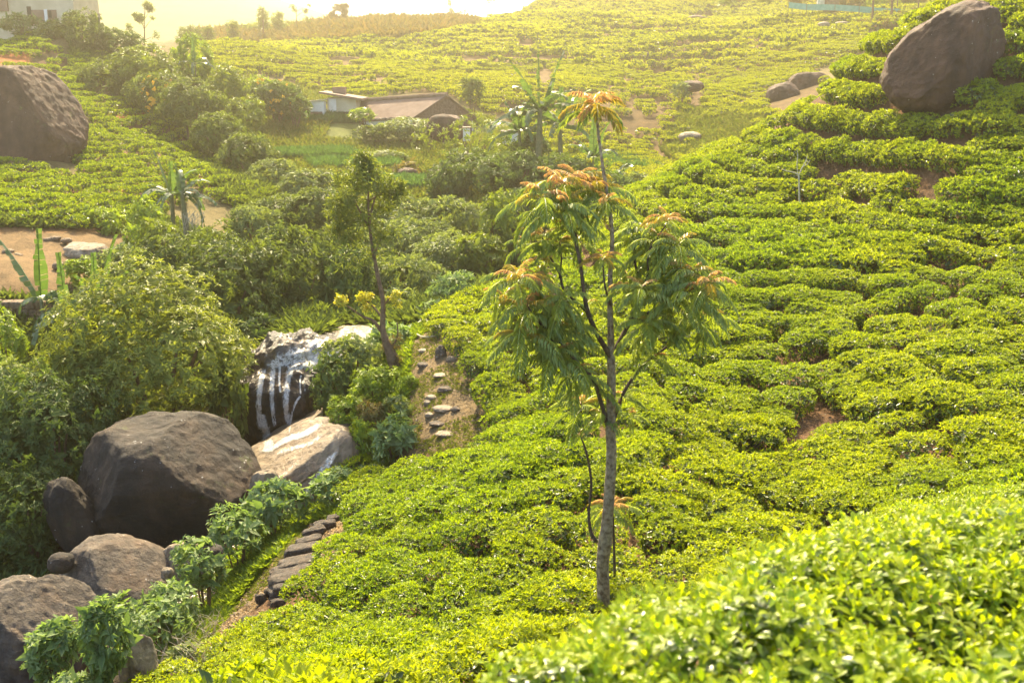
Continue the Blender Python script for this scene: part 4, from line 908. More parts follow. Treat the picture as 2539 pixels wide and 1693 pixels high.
def water_sheet(pts, D, z, label):
    V = []
    for a, b in pts: x_, z_ = ray(a, b); dd = z / z_; V.append((x_ * dd, dd, z))
    b = MB(); b.add(V, [tuple(range(len(V)))]); o = np.mean(np.array(V), 0); ob = obj('water', b.mesh('water', ['water'], origin=o), None, Vector(o)); return tag(ob, label, None, None, 'structure')
water_sheet([(720,858),(770,832),(880,806),(1000,800),(1000,840),(900,852),(840,866)], 41, -10.75, 'shallow brown stream water above the waterfall')
water_sheet([(560,1150),(640,1120),(720,1100),(800,1080),(820,1120),(700,1160),(600,1230),(540,1250)], 33, -13.35, 'dark water collecting below the waterfall')
water_sheet([(590,1330),(640,1230),(700,1240),(640,1340),(560,1440),(450,1560),(330,1500),(480,1400)], 27, -13.55, 'dark stream water between the boulders')
wt = sheet('stream_water', [(638,930),(655,885),(700,852),(745,836)], [(795,925),(828,900),(850,872),(862,846)], 40, 40, 'water', '', '', .025); tag(wt, 'thin brown stream water sliding over the top of the wet rock dome', None, None, 'stuff')
sheets = [ # left edge, right edge, points across, points along, kind
 ([(642,912),(634,960),(630,1010),(636,1075)],[(668,900),(656,960),(652,1020),(664,1085)],14,60,'foam'),
 ([(668,905),(664,960),(668,1010),(674,1060)],[(690,900),(684,960),(684,1010),(688,1070)],10,60,'foam'),
 ([(712,895),(702,950),(698,1000),(704,1060)],[(738,892),(724,950),(720,1000),(728,1070)],10,60,'foam'),
 ([(690,900),(688,940),(692,980)],[(700,900),(697,940),(699,980)],4,40,'foam'),
 ([(742,925),(741,955),(742,980)],[(749,925),(747,955),(749,980)],4,30,'foam'),
 ([(754,925),(754,950),(755,972)],[(757,925),(757,950),(758,972)],3,20,'foam'),
 ([(774,925),(774,945),(777,965)],[(779,925),(779,945),(782,965)],3,20,'foam'),
 ([(740,978),(722,1015),(712,1080)],[(754,975),(731,1015),(719,1084)],5,40,'foam'),
 ([(640,915),(690,862),(750,840),(790,832)],[(668,925),(730,915),(790,905),(800,840)],24,40,'foam_flow'),
 ([(690,915),(750,870),(800,862),(850,850)],[(730,922),(780,925),(815,910),(862,880)],20,40,'foam_flow'),
 ([(745,905),(780,880),(820,866)],[(790,925),(822,905),(845,885)],14,30,'foam_thick'),
 ([(638,1020),(644,1060),(648,1100),(640,1125)],[(655,1015),(672,1065),(684,1105),(682,1122)],12,30,'foam_thick'),
 ([(668,1108),(705,1080),(752,1064),(800,1040)],[(672,1120),(712,1100),(760,1084),(800,1058)],8,40,'foam_thick'),
 ([(676,1122),(715,1104),(765,1090),(800,1066)],[(684,1132),(722,1122),(772,1106),(806,1082)],10,40,'foam_flow'),
 ([(822,1118),(785,1160),(750,1215),(720,1255)],[(850,1100),(826,1160),(790,1205),(735,1262)],14,40,'foam_flow'),
 ([(850,1190),(820,1210),(790,1235)],[(858,1205),(835,1222),(800,1245)],6,24,'foam_flow'),
 ([(735,1140),(700,1170),(670,1190)],[(745,1146),(712,1176),(680,1196)],5,24,'foam_flow'),
 ([(616,1245),(614,1270),(618,1300)],[(632,1240),(630,1270),(634,1300)],5,24,'foam'),
]
for i, (l, r_, nu, nv, kd) in enumerate(sheets):
    tag(sheet('white_water', l, r_, nu, nv, kd, '', '', .045), 'white falling and foaming stream water on the rocks', None, None, 'stuff')

# ------------------------------------------------------------------ the tall feathery tree
def frond(Ps, Ds, Ls, n_pairs=16, rng=NR, droop=.85, wl=.22):
    """pinnate leaves: an arching rachis with rows of hanging leaflets; returns leaflet V,F and rachis tubes"""
    Vs, Fs, k = [], [], 0; tubes = []
    for P, D, L in zip(Ps, Ds, Ls):
        P = np.array(P); D = unit(np.array(D)); pts = [P]; d = D.copy(); m = n_pairs + 2
        for i in range(m): d = unit(d + np.array([0, 0, -droop / m * (1 + i * .09)])); pts.append(pts[-1] + d * L / m)
        pts = np.array(pts); tubes.append(pts); p = pts[2:]; t = unit(np.gradient(pts, axis=0))[2:]; s = unit(np.cross(t, [0, 0, 1.]))
        q = len(p); prof = np.sin(np.linspace(.5, 2.75, q)) ** .6; l = L * .27 * prof
        for sg in (-1, 1):
            dd = s * sg * .85 + t * .5 + np.array([0, 0, -.42]) + rng.randn(q, 3) * .10; nn = np.array([0, 0, 1.]) + s * sg * .8
            V, F = kite(p, dd, np.broadcast_to(nn, dd.shape), l, l * wl, .28); Vs.append(V); Fs.append(F + k); k += len(V)
        V, F = kite(pts[-1:], t[-1:], np.array([[0, 0, 1.]]), l[-1:] * .9, l[-1:] * wl); Vs.append(V); Fs.append(F + k); k += len(V)
        # rachis as a thin ribbon
        w = L * .007; a = pts[:-1]; b = pts[1:]; sd_ = unit(np.cross(b - a, [0, 0, 1.])) * w
        V = np.stack([a - sd_, a + sd_, b + sd_, b - sd_], 1).reshape(-1, 3); F = (np.arange(len(a)) * 4)[:, None]; Vs.append(V); Fs.append(np.concatenate([F + [0, 1, 2], F + [0, 2, 3]], 1).reshape(-1, 3) + k); k += len(V)
    return np.concatenate(Vs), np.concatenate(Fs)
def whorl(c, L, n, young, rng=NR, up=.5, tilt=(0, 0)):
    """rosette of fronds; young 0..1 shares red and golden fronds at the top"""
    out = []; groups = {0: [], 1: [], 2: []}; a0 = rng.rand() * 6.28
    for i in range(n):
        u = i / max(n - 1, 1); a = a0 + i * 2.4 + rng.randn() * .25; el = (1.0 - .95 * u) * .95 + rng.randn() * .12 + (up - .5)
        D = (math.cos(a) * math.cos(el) + tilt[0], math.sin(a) * math.cos(el) + tilt[1], math.sin(el)); l = L * (.5 + .55 * min(1, u * 1.6)) * rng.uniform(.85, 1.12)
        g = 2 if u < young * .55 else (1 if u < young * .9 + .05 else 0); groups[g].append((np.array(c) + np.array([0, 0, L * (.12 - .22 * u)]), D, l))
    return groups
TD = 14.0
def tp(px, py, dd=0.0): return at(px, py, TD + dd)
t0 = tp(1497, 1535); gz = float(H(t0.x, t0.y)); tbase = Vector((t0.x, t0.y, gz))
tree = empty('feathery_tree', tbase, 'tall slender tree with feathery green fronds and orange young tips', 'tree')
def limb(parent, name, pts, w, base, m='bark', seg=9, k=5, scale=TD / FOCAL):
    P = spline([p for p in pts], k); rr = lerpl(w, len(P)) * scale / 2 * (1 + .05 * np.array([mnoise.noise(p * 3) for p in P])); b = MB(); b.tube(P, rr, seg); return obj(name, b.mesh(name, [m], smooth=True, origin=base), parent)
limb(tree, 'trunk', [tbase - Vector((0, 0, .3)), tp(1496,1470), tp(1494,1400), tp(1500,1345), tp(1506,1290), tp(1511,1220), tp(1516,1130), tp(1514,1060), tp(1516,950), tp(1515,880), tp(1514,810), tp(1512,740), tp(1514,660), tp(1518,600), tp(1514,540), tp(1508,500), tp(1497,430), tp(1486,350), tp(1478,268)], [36,35,34,38,31,30,28,26,23,20,16,13,12,11,10,9,8,7,6], tbase, 'bark', 12, 4)
BR = [
 ([(1478,1342,0),(1464,1315,.05),(1460,1270,.1),(1466,1200,.1),(1456,1130,.1),(1438,1076,.15)],[12,9,8,7,6,4]),
 ([(1515,885,0),(1482,830,-.1),(1458,775,-.2),(1447,720,-.25),(1438,650,-.3),(1424,590,-.3),(1402,530,-.35),(1392,480,-.4)],[15,13,12,10,9,8,6,5]),
 ([(1438,650,-.3),(1427,580,-.2),(1424,520,-.1),(1428,470,0)],[7,6,5,4]),
 ([(1458,775,-.2),(1400,720,.1),(1388,680,.2),(1360,630,.3),(1345,590,.35)],[8,7,6,5,4]),
 ([(1388,690,.2),(1392,640,.2),(1388,600,.2)],[5,4,3]),
 ([(1515,885,0),(1550,820,.2),(1580,760,.3),(1588,710,.4),(1574,650,.5),(1572,590,.5)],[15,12,10,9,7,5]),
 ([(1560,800,.2),(1620,770,-.2),(1665,745,-.4),(1720,715,-.5)],[9,7,6,4]),
 ([(1585,740,.35),(1606,680,.1),(1610,620,0),(1650,560,0)],[8,6,5,4]),
 ([(1514,1062,0),(1535,1000,.1),(1560,950,.2),(1600,900,.3),(1640,870,.35),(1690,830,.4),(1745,785,.5)],[12,10,9,8,7,6,4]),
 ([(1508,1058,0),(1488,990,-.1),(1470,940,-.2),(1436,905,-.3),(1400,860,-.35),(1360,820,-.4),(1320,780,-.5),(1285,700,-.5)],[13,11,10,9,8,7,5,4]),
 ([(1390,850,-.35),(1345,840,-.5),(1300,838,-.6)],[6,5,3]),
 ([(1515,760,0),(1500,710,-.3),(1495,655,-.3)],[6,5,4]),
 ([(1510,1050,0),(1470,1030,.3),(1440,1000,.4)],[6,5,3]),
]
for pts, w in BR: limb(tree, 'branch', [tp(*p) for p in pts], w, tbase, 'bark_dark', 7)
WH = [ # px,py,dD,length px,number,young
 (1478,262,0,88,13,1.3),
 (1345,495,-.5,105,11,.7),(1390,462,-.2,105,12,.8),(1430,450,.3,95,12,.9),(1475,470,.1,95,11,.8),(1500,505,-.4,80,8,.6),(1400,520,-.7,95,9,.2),(1360,540,.4,80,8,.1),
 (1428,560,0,70,8,.6),(1345,590,.3,80,9,.4),(1300,605,.4,60,6,.4),(1388,610,.2,70,8,.3),(1440,600,.3,60,7,.5),
 (1652,548,0,68,10,1.1),(1600,570,.4,90,10,.1),(1572,595,.5,85,9,.0),(1630,600,.2,95,10,.1),(1680,610,-.2,90,9,.2),(1610,650,.6,100,11,.0),(1660,670,.2,105,12,.0),(1720,680,-.4,95,9,.5),(1755,705,-.6,85,9,.8),(1560,690,.7,80,9,.1),
 (1700,740,-.5,100,11,.1),(1640,735,.3,100,11,.0),(1590,720,-.5,80,9,.3),(1700,790,.4,95,10,.0),(1640,810,.2,90,10,.0),(1750,790,.5,90,9,.3),(1600,800,-.4,80,8,.0),(1580,860,.5,70,7,.0),
 (1495,640,-.3,55,9,1.2),(1545,715,-.2,55,7,.8),
 (1285,695,-.5,95,11,.8),(1330,690,.2,80,9,.5),(1250,740,-.2,80,7,.5),(1300,770,-.5,105,11,.3),(1350,750,-.1,100,11,.1),(1400,745,-.4,85,9,.0),(1300,838,-.6,110,11,.5),(1350,830,-.3,105,11,.1),(1400,810,-.1,95,10,.0),(1455,760,.2,75,8,.0),
 (1380,880,-.4,110,10,.1),(1440,850,.2,85,9,.0),(1420,930,-.3,90,9,.1),(1470,960,0,80,8,.0),(1440,1010,.3,95,9,.3),(1490,1030,.1,75,7,.0),(1545,985,.2,70,7,.1),(1560,1030,.3,60,5,.3),(1350,650,.3,55,6,.5),(1620,890,.3,70,7,.1),(1436,1078,.15,26,5,1.0),
]
def add_whorls(parent, base, WHl, D0, scale, up=.5):
    for (a, b, dd, L, n, yg) in WHl:
        c = at(a, b, D0 + dd) - base; g = whorl(c, L * scale * 1.12, int(n * 1.4), yg * .62, up=up); Vs, Fs, mi, k = [], [], [], 0
        for j in (0, 1, 2):
            if not g[j]: continue
            V, F = frond([x[0] for x in g[j]], [x[1] for x in g[j]], [x[2] for x in g[j]]); Vs.append(V); Fs.append(F + k); mi.append(np.full(len(F), j)); k += len(V)
        obj('frond_cluster', mesh_np('frond_cluster', np.concatenate(Vs), np.concatenate(Fs), ['frond', 'frond_gold', 'frond_red'], np.concatenate(mi)), parent)
add_whorls(tree, tbase, WH, TD, TD / FOCAL)
# sapling behind the trunk
sb_ = at(1528, 1500, 15.2); sb_ = Vector((sb_.x, sb_.y, float(H(sb_.x, sb_.y))))
sap = empty('sapling', sb_, 'thin dark sapling with a tuft of orange tipped fronds behind the big trunk', 'sapling')
limb(sap, 'trunk', [sb_, at(1527,1480,15.2), at(1524,1420,15.2), at(1522,1350,15.2), at(1520,1290,15.2), at(1518,1265,15.2)], [11,10,9,8,7,6], sb_, 'bark_dark', 7)
add_whorls(sap, sb_, [(1518,1258,0,74,15,.75)], 15.2, 15.2 / FOCAL, .55)
# bare sapling high on the near slope
b0_ = hit(1984, 548, 25); D_ = b0_.y
bare = empty('bare_sapling', b0_, 'small leafless pale sapling standing among the upper tea rows', 'sapling')
for pts, w in [([(1984,552),(1982,500),(1981,450),(1980,432)],[6,5,4.5,4]),([(1980,434),(1968,428),(1950,424),(1938,420)],[3.5,3,2.5,1.5]),([(1980,436),(1988,418),(1998,400),(2002,385)],[3.5,3,2.5,1.5]),([(1979,436),(1976,410),(1978,385),(1976,372)],[3,2.5,2,1.2]),([(1990,414),(2000,408),(2008,398)],[2,1.6,1])]:
    limb(bare, 'branch' if w[0] < 6 else 'trunk', [at(a, b, D_) for a, b in pts], w, b0_, 'bark_pale', 6, 4, D_ / FOCAL)

# ------------------------------------------------------------------ the leaning slender tree by the path
LD = 35.5; lb = at(990, 945, LD); lbase = Vector((lb.x, lb.y, min(lb.z, float(H(lb.x, lb.y)))))
lt = empty('leaning_tree', lbase, 'slender leaning tree with thick rough base and loose olive crown by the path', 'tree')
def lp(a, b, dd=0): return at(a, b, LD + dd)
limb(lt, 'trunk', [lbase - Vector((0, 0, .3)), lp(985,925), lp(972,885), lp(958,850), lp(949,815), lp(950,770), lp(948,735), lp(938,690), lp(930,650), lp(921,600), lp(916,550), lp(913,500), lp(914,450), lp(908,410)], [44,38,30,21,15,13,12,11,10,8,7,5,4,3], lbase, 'bark_brown', 10, 5, LD / FOCAL)
for pts, w in [([(945,820,0),(925,795,-.1),(900,785,-.2),(870,765,-.4),(845,748,-.5)],[11,8,6,4,3]),([(950,790,0),(925,760,.2),(905,745,.2)],[6,5,3]),([(950,760,0),(965,740,.1),(975,728,.1)],[5,4,3]),([(925,640,0),(940,600,.1),(950,585,.1)],[5,4,3]),([(914,545,0),(930,490,.1),(938,450,.2)],[6,5,3]),([(914,560,0),(890,520,-.1),(870,480,-.2)],[6,4,3]),([(913,500,0),(960,470,.2),(985,460,.2)],[5,3,2]),([(966,870,0),(985,835,.1),(985,800,.1)],[8,5,3])]:
    limb(lt, 'branch', [lp(*p) for p in pts], w, lbase, 'bark_brown', 6, 5, LD / FOCAL)
def leaf_cloud(blobs, D0, base, n_scale, leafpx, m, name, parent, el=(1.0, 2.4), wl=.24, seed=5, nl=5):
    rng = np.random.RandomState(seed); P = []
    for a, b, w, h, n, dd in blobs:
        c = np.array(at(a, b, D0 + dd)); k = D0 / FOCAL; d = unit(rng.randn(n, 3)) * (rng.rand(n, 1) ** .45); P.append(c + d * [w / 2 * k, w / 2 * k, h / 2 * k])
    P = np.concatenate(P); k = D0 / FOCAL; V, F = shoots(P, unit(rng.randn(len(P), 3) * .5 + [0, 0, .6]), nl, leafpx * k, leafpx * k * wl, el, rng, .8, .2)
    return obj(name, mesh_np(name, V - np.array(base), F, [m]), parent)
leaf_cloud([(900,395,50,40,60,0),(902,420,90,60,100,0),(872,450,100,60,120,.6),(930,452,110,60,120,-.6),(850,495,90,70,110,-.8),(945,505,120,60,110,.8),(870,655,90,50,24,0),(960,640,80,50,20,.3),(830,570,50,60,34,.2),(975,478,80,60,90,.2),(845,530,80,70,90,0),(900,550,120,60,70,0),(865,590,80,60,50,0),(950,590,80,40,46,.1),(900,625,110,70,30,0),(990,465,46,34,34,.2),(855,560,60,50,40,.3)], LD, lbase, 1, 15, 'crownleaf', 'crown', lt)
leaf_cloud([(845,748,34,26,34,-.5),(905,738,40,30,40,.2),(912,765,30,22,20,.2),(975,735,36,34,26,.1),(985,755,20,16,8,.1)], LD, lbase, 1, 11, 'yellowleaf', 'yellow_leaves', lt, nl=4, wl=.5)
leaf_cloud([(962,860,40,60,60,.1),(985,850,40,60,30,.1),(990,900,30,50,30,-.1)], LD, lbase, 1, 10, 'dry', 'dry_shoots', lt, nl=4)

# spiky rosette plant on the bank
sp = at(872, 1010, 32.5); spo = tag(obj('spiky_plant', (lambda VF: mesh_np('spiky_plant', VF[0], VF[1], ['mid']))(shoots(np.zeros((26, 3)) + NR.randn(26, 3) * .03, np.tile([[0, 0, 1.]], (26, 1)), 2, .62, .035, (.3, 1.7), NR, .1, .35)), None, sp), 'small spiky rosette plant on the bank between the fern-like shrubs', 'plant')

# ------------------------------------------------------------------ banana plants
def banana_leaf(P, D, L, W, bend, rng, tatter=.5):
    """long blade torn into strips along both sides of an arching midrib"""
    P = np.array(P); d = unit(np.array(D, float)); pts = [P]; m = 14
    for i in range(m): d = unit(d + np.array([0, 0, -bend / m * (1 + i * .12)])); pts.append(pts[-1] + d * L / m)
    pts = np.array(pts); t = unit(np.gradient(pts, axis=0)); s = unit(np.cross(t, [0, 0, 1.])); up = np.cross(s, t); V, F = [], []
    for sg in (-1, 1):
        hang = rng.uniform(.1, .8)
        for i in range(1, m):
            w0 = W * .5 * math.sin(min(1, (i) / m * 1.25 + .12) * math.pi * .92) ** .5; w1 = W * .5 * max(.04, math.sin(min(1, (i + 1) / m * 1.25 + .12) * math.pi * .92)) ** .5
            h = hang + (rng.uniform(-.5, .6) if rng.rand() < tatter else 0); o = (s[i] * sg * math.cos(h) - up[i] * math.sin(h)); fwd = t[i] * .25
            k = len(V); g = .9 if rng.rand() < tatter else 1.0
            V += [pts[i], pts[i] + (pts[i + 1] - pts[i]) * g, pts[i] + (pts[i + 1] - pts[i]) * g + (o + fwd) * w1, pts[i] + (o + fwd) * w0]; F += [(k, k + 1, k + 2), (k, k + 2, k + 3)]
    a = pts[:-1]; b = pts[1:]; w = s[:-1] * L * .008
    for i in range(m): k = len(V); V += [a[i] - w[i] + up[i] * .01, a[i] + w[i] + up[i] * .01, b[i] + w[i] + up[i] * .01, b[i] - w[i] + up[i] * .01]; F += [(k, k + 1, k + 2), (k, k + 2, k + 3)]
    return V, F
def banana(px, py, D, hpx, leaves, label, seed, lpx=None, m='banana', group=None, n=9, tatter=.5):
    """px, py: foot of the plant; hpx: stem height; leaves as directions"""
    rng = np.random.RandomState(seed); k = D / FOCAL; c = at(px, py, D); base = Vector((c.x, c.y, c.z))
    o = empty('banana_plant', base, label, 'banana plant', group); b = MB(); top = Vector((rng.uniform(-.05, .05) * hpx * k, 0, hpx * k))
    b.tube(spline([(0, 0, -.6), (0, 0, 0), top * .5, top], 3), lerpl([.09, .085, .07, .045], 10) * hpx * k * .9, 9); obj('stem', b.mesh('stem', ['stem'], smooth=True), o)
    L = (lpx or hpx * 1.0) * k * 1.25
    for i in range(n):
        if leaves and i < len(leaves): ax, el, ll, bd = leaves[i]; a = 0; D3 = (math.sin(ax) * math.cos(el), rng.uniform(-.4, .1) * math.cos(el), math.sin(el))
        else: a = i * 2.4 + rng.rand() * .5; el = rng.uniform(.2, 1.3); D3 = (math.cos(a) * math.cos(el), math.sin(a) * math.cos(el), math.sin(el)); ll = 1; bd = rng.uniform(.6, 1.8)
        V, F = banana_leaf(top * rng.uniform(.9, 1.0), D3, L * ll * rng.uniform(.85, 1.15), L * .27 * rng.uniform(.8, 1.1), bd, rng, tatter); obj('leaf', mesh_np('leaf', np.array(V), np.array(F), [m]), o)
    return o
banana(115,830,49.0,95,[(-.75,1.0,1.35,.3),(.35,1.25,1.5,.1),(-1.3,.5,.7,1.6),(1.2,.4,.8,2.0),(.9,.8,.9,1.4)],'banana plant with two upright leaves beside the stone wall',5,110,n=7,group=None)
banana(170,850,48.2,90,[(.05,1.35,1.25,.0),(1.2,.3,1.1,1.2),(-1.3,.25,1.0,1.4),(.7,.9,1.1,.8),(1.0,-.1,.9,1.0)],'banana plant with a broad upright bright leaf, middle of three by the wall',6,110,n=8)
banana(250,830,49.0,80,[(.5,1.05,1.4,.3),(.8,.8,1.2,.4),(.3,1.3,1.0,.2),(1.2,.5,1.1,.8),(-.9,.6,.9,1.2)],'banana plant with raised leaves at the right of the stone wall',7,105,n=8)
banana(430,560,68,80,[(-1.1,.7,.8,.8),(-.6,1.2,1.0,.3),(.2,1.35,.9,.2),(1.0,.7,.9,1.5),(1.3,.5,1.0,1.9)],'banana plant on the eroded bank, left one',8,85,n=10,tatter=.3)
banana(465,585,67,110,[(.9,.8,.8,1.6),(1.2,.5,.8,2.0),(-.3,1.3,.7,.3)],'banana plant with hanging dry roots on the eroded bank, right one',9,75,n=9,tatter=.4)
banana(1335,400,95,125,[(-.7,.95,1.1,.3),(-.15,1.4,1.2,.1),(.6,1.1,1.2,.3),(1.2,.6,1.2,.9),(-1.3,.35,1.1,.9),(.9,.8,1.0,.5)],'tall banana plant of the clump in the middle distance',10,95,n=13,tatter=.7)
banana(1390,400,96,90,[(.1,1.4,.8,.2),(1.2,.4,1.1,1.2),(-.9,.7,.9,.8),(.8,.9,1.0,.7)],'right hand banana plant of the clump in the middle distance',11,85,n=12,tatter=.7)
banana(1290,395,96,70,[(-1.3,.3,1.0,1.2),(-.6,1.1,.8,.5)],'low left banana plant of the clump in the middle distance',12,80,n=11,tatter=.7)
banana(1470,420,88,30,[(-.1,1.4,1.2,.1),(.6,1.1,1.3,.3),(-.8,.9,1.1,.6)],'short banana plant with bright upright leaves behind the tree top',13,60,n=9,tatter=.3)
banana(1520,470,84,20,[(1.1,.6,1.2,1.4),(.4,1.0,1.1,1.2)],'drooping banana plant at the ridge of the near slope',14,60,n=8,tatter=.7)
banana(485,180,116,20,[(0,1.3,1.2,.1),(1.1,.5,1.1,1.2)],'small banana plant at the top of the diagonal shrub band',15,45,n=6,tatter=.5)
banana(690,590,60,14,[(-.9,.9,1.0,.6),(.5,1.1,1.0,.5)],'small banana plant among the olive shrubs',16,34,n=4,tatter=.5)

# ------------------------------------------------------------------ buildings
def quadbox(b, p0, p1, h, th, m): pass
def part(name, mats, parent, fn, base, bevel=0):
    b = MB(); fn(b); o = obj(name, b.mesh(name, mats, origin=base), parent); return o
def wall_between(b, p, q, z0, z1, th=.2, m=0):
    d = Vector((q[0] - p[0], q[1] - p[1], 0)); L = d.length; ang = math.atan2(d.y, d.x); c = ((p[0] + q[0]) / 2, (p[1] + q[1]) / 2, (z0 + z1) / 2); b.box(c, (L, th, z1 - z0), ang, m)
HD = 122.0
gl, gr, pk = at(1022, 292, HD), at(1172, 292, HD + 4), at(1102, 238, HD + 2)
gd = Vector((gr.x - gl.x, gr.y - gl.y, 0)); back = Vector((-gd.y, gd.x, 0)).normalized(); back = (back * .55 + Vector((-1, .05, 0)) * 1.0).normalized()
zb = gl.z - 3.2; Lh = 13.0; sag = Vector((0, 0, -.9)); base = Vector((gl.x, gl.y, zb))
house = empty('long_house', base, 'long brown roofed house with lattice gable end in the valley', 'house')
E = [gl, gr, pk]; Bk = [p + back * Lh + sag for p in E]
def f_gable(b):
    for P, mm in ((E, 0), (Bk, 0)): b.add([P[0], P[1], P[2]], [(0, 1, 2)], 0)
    b.add([Vector((gl.x, gl.y, zb)), Vector((gr.x, gr.y, zb)), gr, gl], [(0, 1, 2, 3)], 0)
part('gable_wall', ['lattice'], house, f_gable, base)
def f_wall(b):
    wall_between(b, gl, Bk[0], zb, gl.z - .25, .2); wall_between(b, gr, Bk[1], zb, gr.z - .4, .2)
part('side_wall', ['white'], house, f_wall, base)
def slope(b, e0, e1, r0, r1, over=.35, th=.12):
    fo = (e0 - e1).normalized() * .35; dn = (e0 - r0).normalized() * over; P = [e0 + dn + fo, e1 + dn - fo, r1 - fo, r0 + fo]; Q = [p + Vector((0, 0, th)) for p in P]
    b.add(P + Q, [(0, 1, 2, 3), (7, 6, 5, 4), (0, 4, 5, 1), (1, 5, 6, 2), (2, 6, 7, 3), (3, 7, 4, 0)])
rf = part('roof', ['roof'], house, lambda b: (slope(b, E[0], Bk[0], E[2], Bk[2]), slope(b, E[1], Bk[1], E[2], Bk[2])), base)
def f_ridge(b): b.tube([E[2] + Vector((0, 0, .15)) - back * .4, Bk[2] + Vector((0, 0, .15))], [.28, .28], 8)
r_ = part('ridge_cap', ['rust'], rf, f_ridge, base)
part('eave_rubble', ['rock_light'], house, lambda b: [b.box(gl + back * (i * .55 + .3) + Vector((0, 0, .12)) - (E[2] - E[0]).normalized() * .2 + sag * (i * .55 / Lh), (.5, .35, .22), i * .7, 0, .3) for i in range(14)], base)
def hut(label, name, pts, D, wallz, roofpts, mats, extra=None, cat='hut'):
    pass
def simple_hut(x0, x1, ytop, ybot, D, depth, label, wallm='white', roofm='roof', over=10, tilt=(0, 0), thick=4, openings=(), cat='hut', name='hut', ang=0.0):
    k = D / FOCAL; a = at(x0, ybot, D); b_ = at(x1, ybot, D); top = at((x0 + x1) / 2, ytop, D).z; c = (a + b_) / 2; base = Vector((c.x, c.y + depth / 2, c.z - .6)); W = b_.x - a.x; Hh = top - base.z
    o = empty(name, base, label, cat, None, ang)
    w = MB(); w.box((0, 0, Hh / 2), (W, depth, Hh)); obj('wall', w.mesh('wall', [wallm]), o)
    r = MB(); ov = over * k; z0 = Hh + tilt[0] * k; z1 = Hh + tilt[1] * k; t = thick * k; P = [(-W / 2 - ov, -depth / 2 - ov, z0), (W / 2 + ov, -depth / 2 - ov, z1), (W / 2 + ov, depth / 2 + ov, z1), (-W / 2 - ov, depth / 2 + ov, z0)]
    r.add([Vector(p) + Vector((0, 0, .01)) for p in P] + [Vector(p) + Vector((0, 0, t)) for p in P], [(3, 2, 1, 0), (4, 5, 6, 7), (0, 1, 5, 4), (1, 2, 6, 5), (2, 3, 7, 6), (3, 0, 4, 7)]); obj('roof', r.mesh('roof', [roofm]), o)
    for nm, ox0, ox1, oy0, oy1, mm in openings:
        q = MB(); q.box((((ox0 + ox1) / 2 - (x0 + x1) / 2) * k, -depth / 2 - .02, Hh - ((oy0 + oy1) / 2 - ytop) * k), ((ox1 - ox0) * k, .1, (oy1 - oy0) * k)); obj(nm, q.mesh(nm, [mm]), o)
    return o
hh = simple_hut(812, 884, 243, 286, 124, 4.5, 'plaster hut with slanting flat roof and block chimney', 'plaster', 'roof', 16, (10, -6), 5, [('door', 817, 835, 246, 286, 'white'), ('window', 838, 870, 276, 284, 'darkpaint')])
cb = MB(); cb.box((-.6, .3, 3.3), (1.5, 1.4, 1.1)); obj('chimney', cb.mesh('chimney', ['plaster_brown']), hh)
simple_hut(771, 804, 252, 292, 122, 1.6, 'small plain white hut left of the plaster hut', 'white', 'plaster', 6, (-2, 3), 3, [('base_panel', 771, 800, 276, 288, 'plaster_brown')])
simple_hut(634, 676, 237, 262, 126, 2.5, 'low rusty brown shed behind the flowering shrub', 'rust', 'plaster', 5, (0, 1), 4, [('opening', 634, 641, 240, 256, 'darkpaint')], cat='shed', name='shed')
simple_hut(1246, 1286, 330, 350, 108, 2.5, 'low white shed with dark roof beside the banana clump', 'white', 'darkpaint', 4, (-3, 2), 7, [], cat='shed', name='shed')
simple_hut(1148, 1164, 318, 336, 110, 1.6, 'tiny white shed half hidden by the sparse shrub', 'white', 'roof', 2, (0, 0), 2, [], cat='shed', name='shed')
simple_hut(2032, 2048, -14, 18, 208, 2.2, 'white fronted hut at the green net fence', 'white', 'roof', 8, (0, 0), 6, [('door_frame', 2027, 2031, -6, 18, 'white')], cat='hut')
simple_hut(2051, 2080, -16, 20, 206, 2.5, 'brown timber shed at the green net fence', 'rust', 'roof', 8, (0, 0), 6, [], cat='shed', name='shed')
# the pale house in the upper left corner
hz = at(120, 60, 131); base = Vector((hz.x, hz.y + 4, at(120, 95, 131).z)); big = empty('pale_house', base, 'large pale plastered house on the slope, upper left corner', 'house'); k = 131 / FOCAL
def bb(name, m, x0, x1, y0, y1, dy, th, par=big):
    a = at((x0 + x1) / 2, (y0 + y1) / 2, 131 + dy); q = MB(); q.box((a.x - base.x, a.y - base.y, a.z - base.z), ((x1 - x0) * k, th, abs(y1 - y0) * k)); return obj(name, q.mesh(name, [m]), par)
bb('wall', 'plaster', 26, 212, -70, 95, 4, 8); rr_ = bb('roof', 'roof', 10, 228, -82, -70, 4, 9.5)
bb('wall_extension', 'plaster_brown', -60, 26, -60, 26, 1.2, 3)
bb('door', 'darkpaint', 68, 77, 18, 42, -.05, .2); w1 = bb('window', 'darkpaint', 121, 128, 28, 44, -.05, .2); bb('frame', 'white', 112, 119, 26, 68, -.1, .25, big); bb('lower_wall', 'plaster_brown', 80, 140, 27, 60, -.02, .15)
bb('window', 'darkpaint', 60, 78, -40, -22, -.05, .2); bb('window', 'darkpaint', 110, 128, -40, -22, -.05, .2)

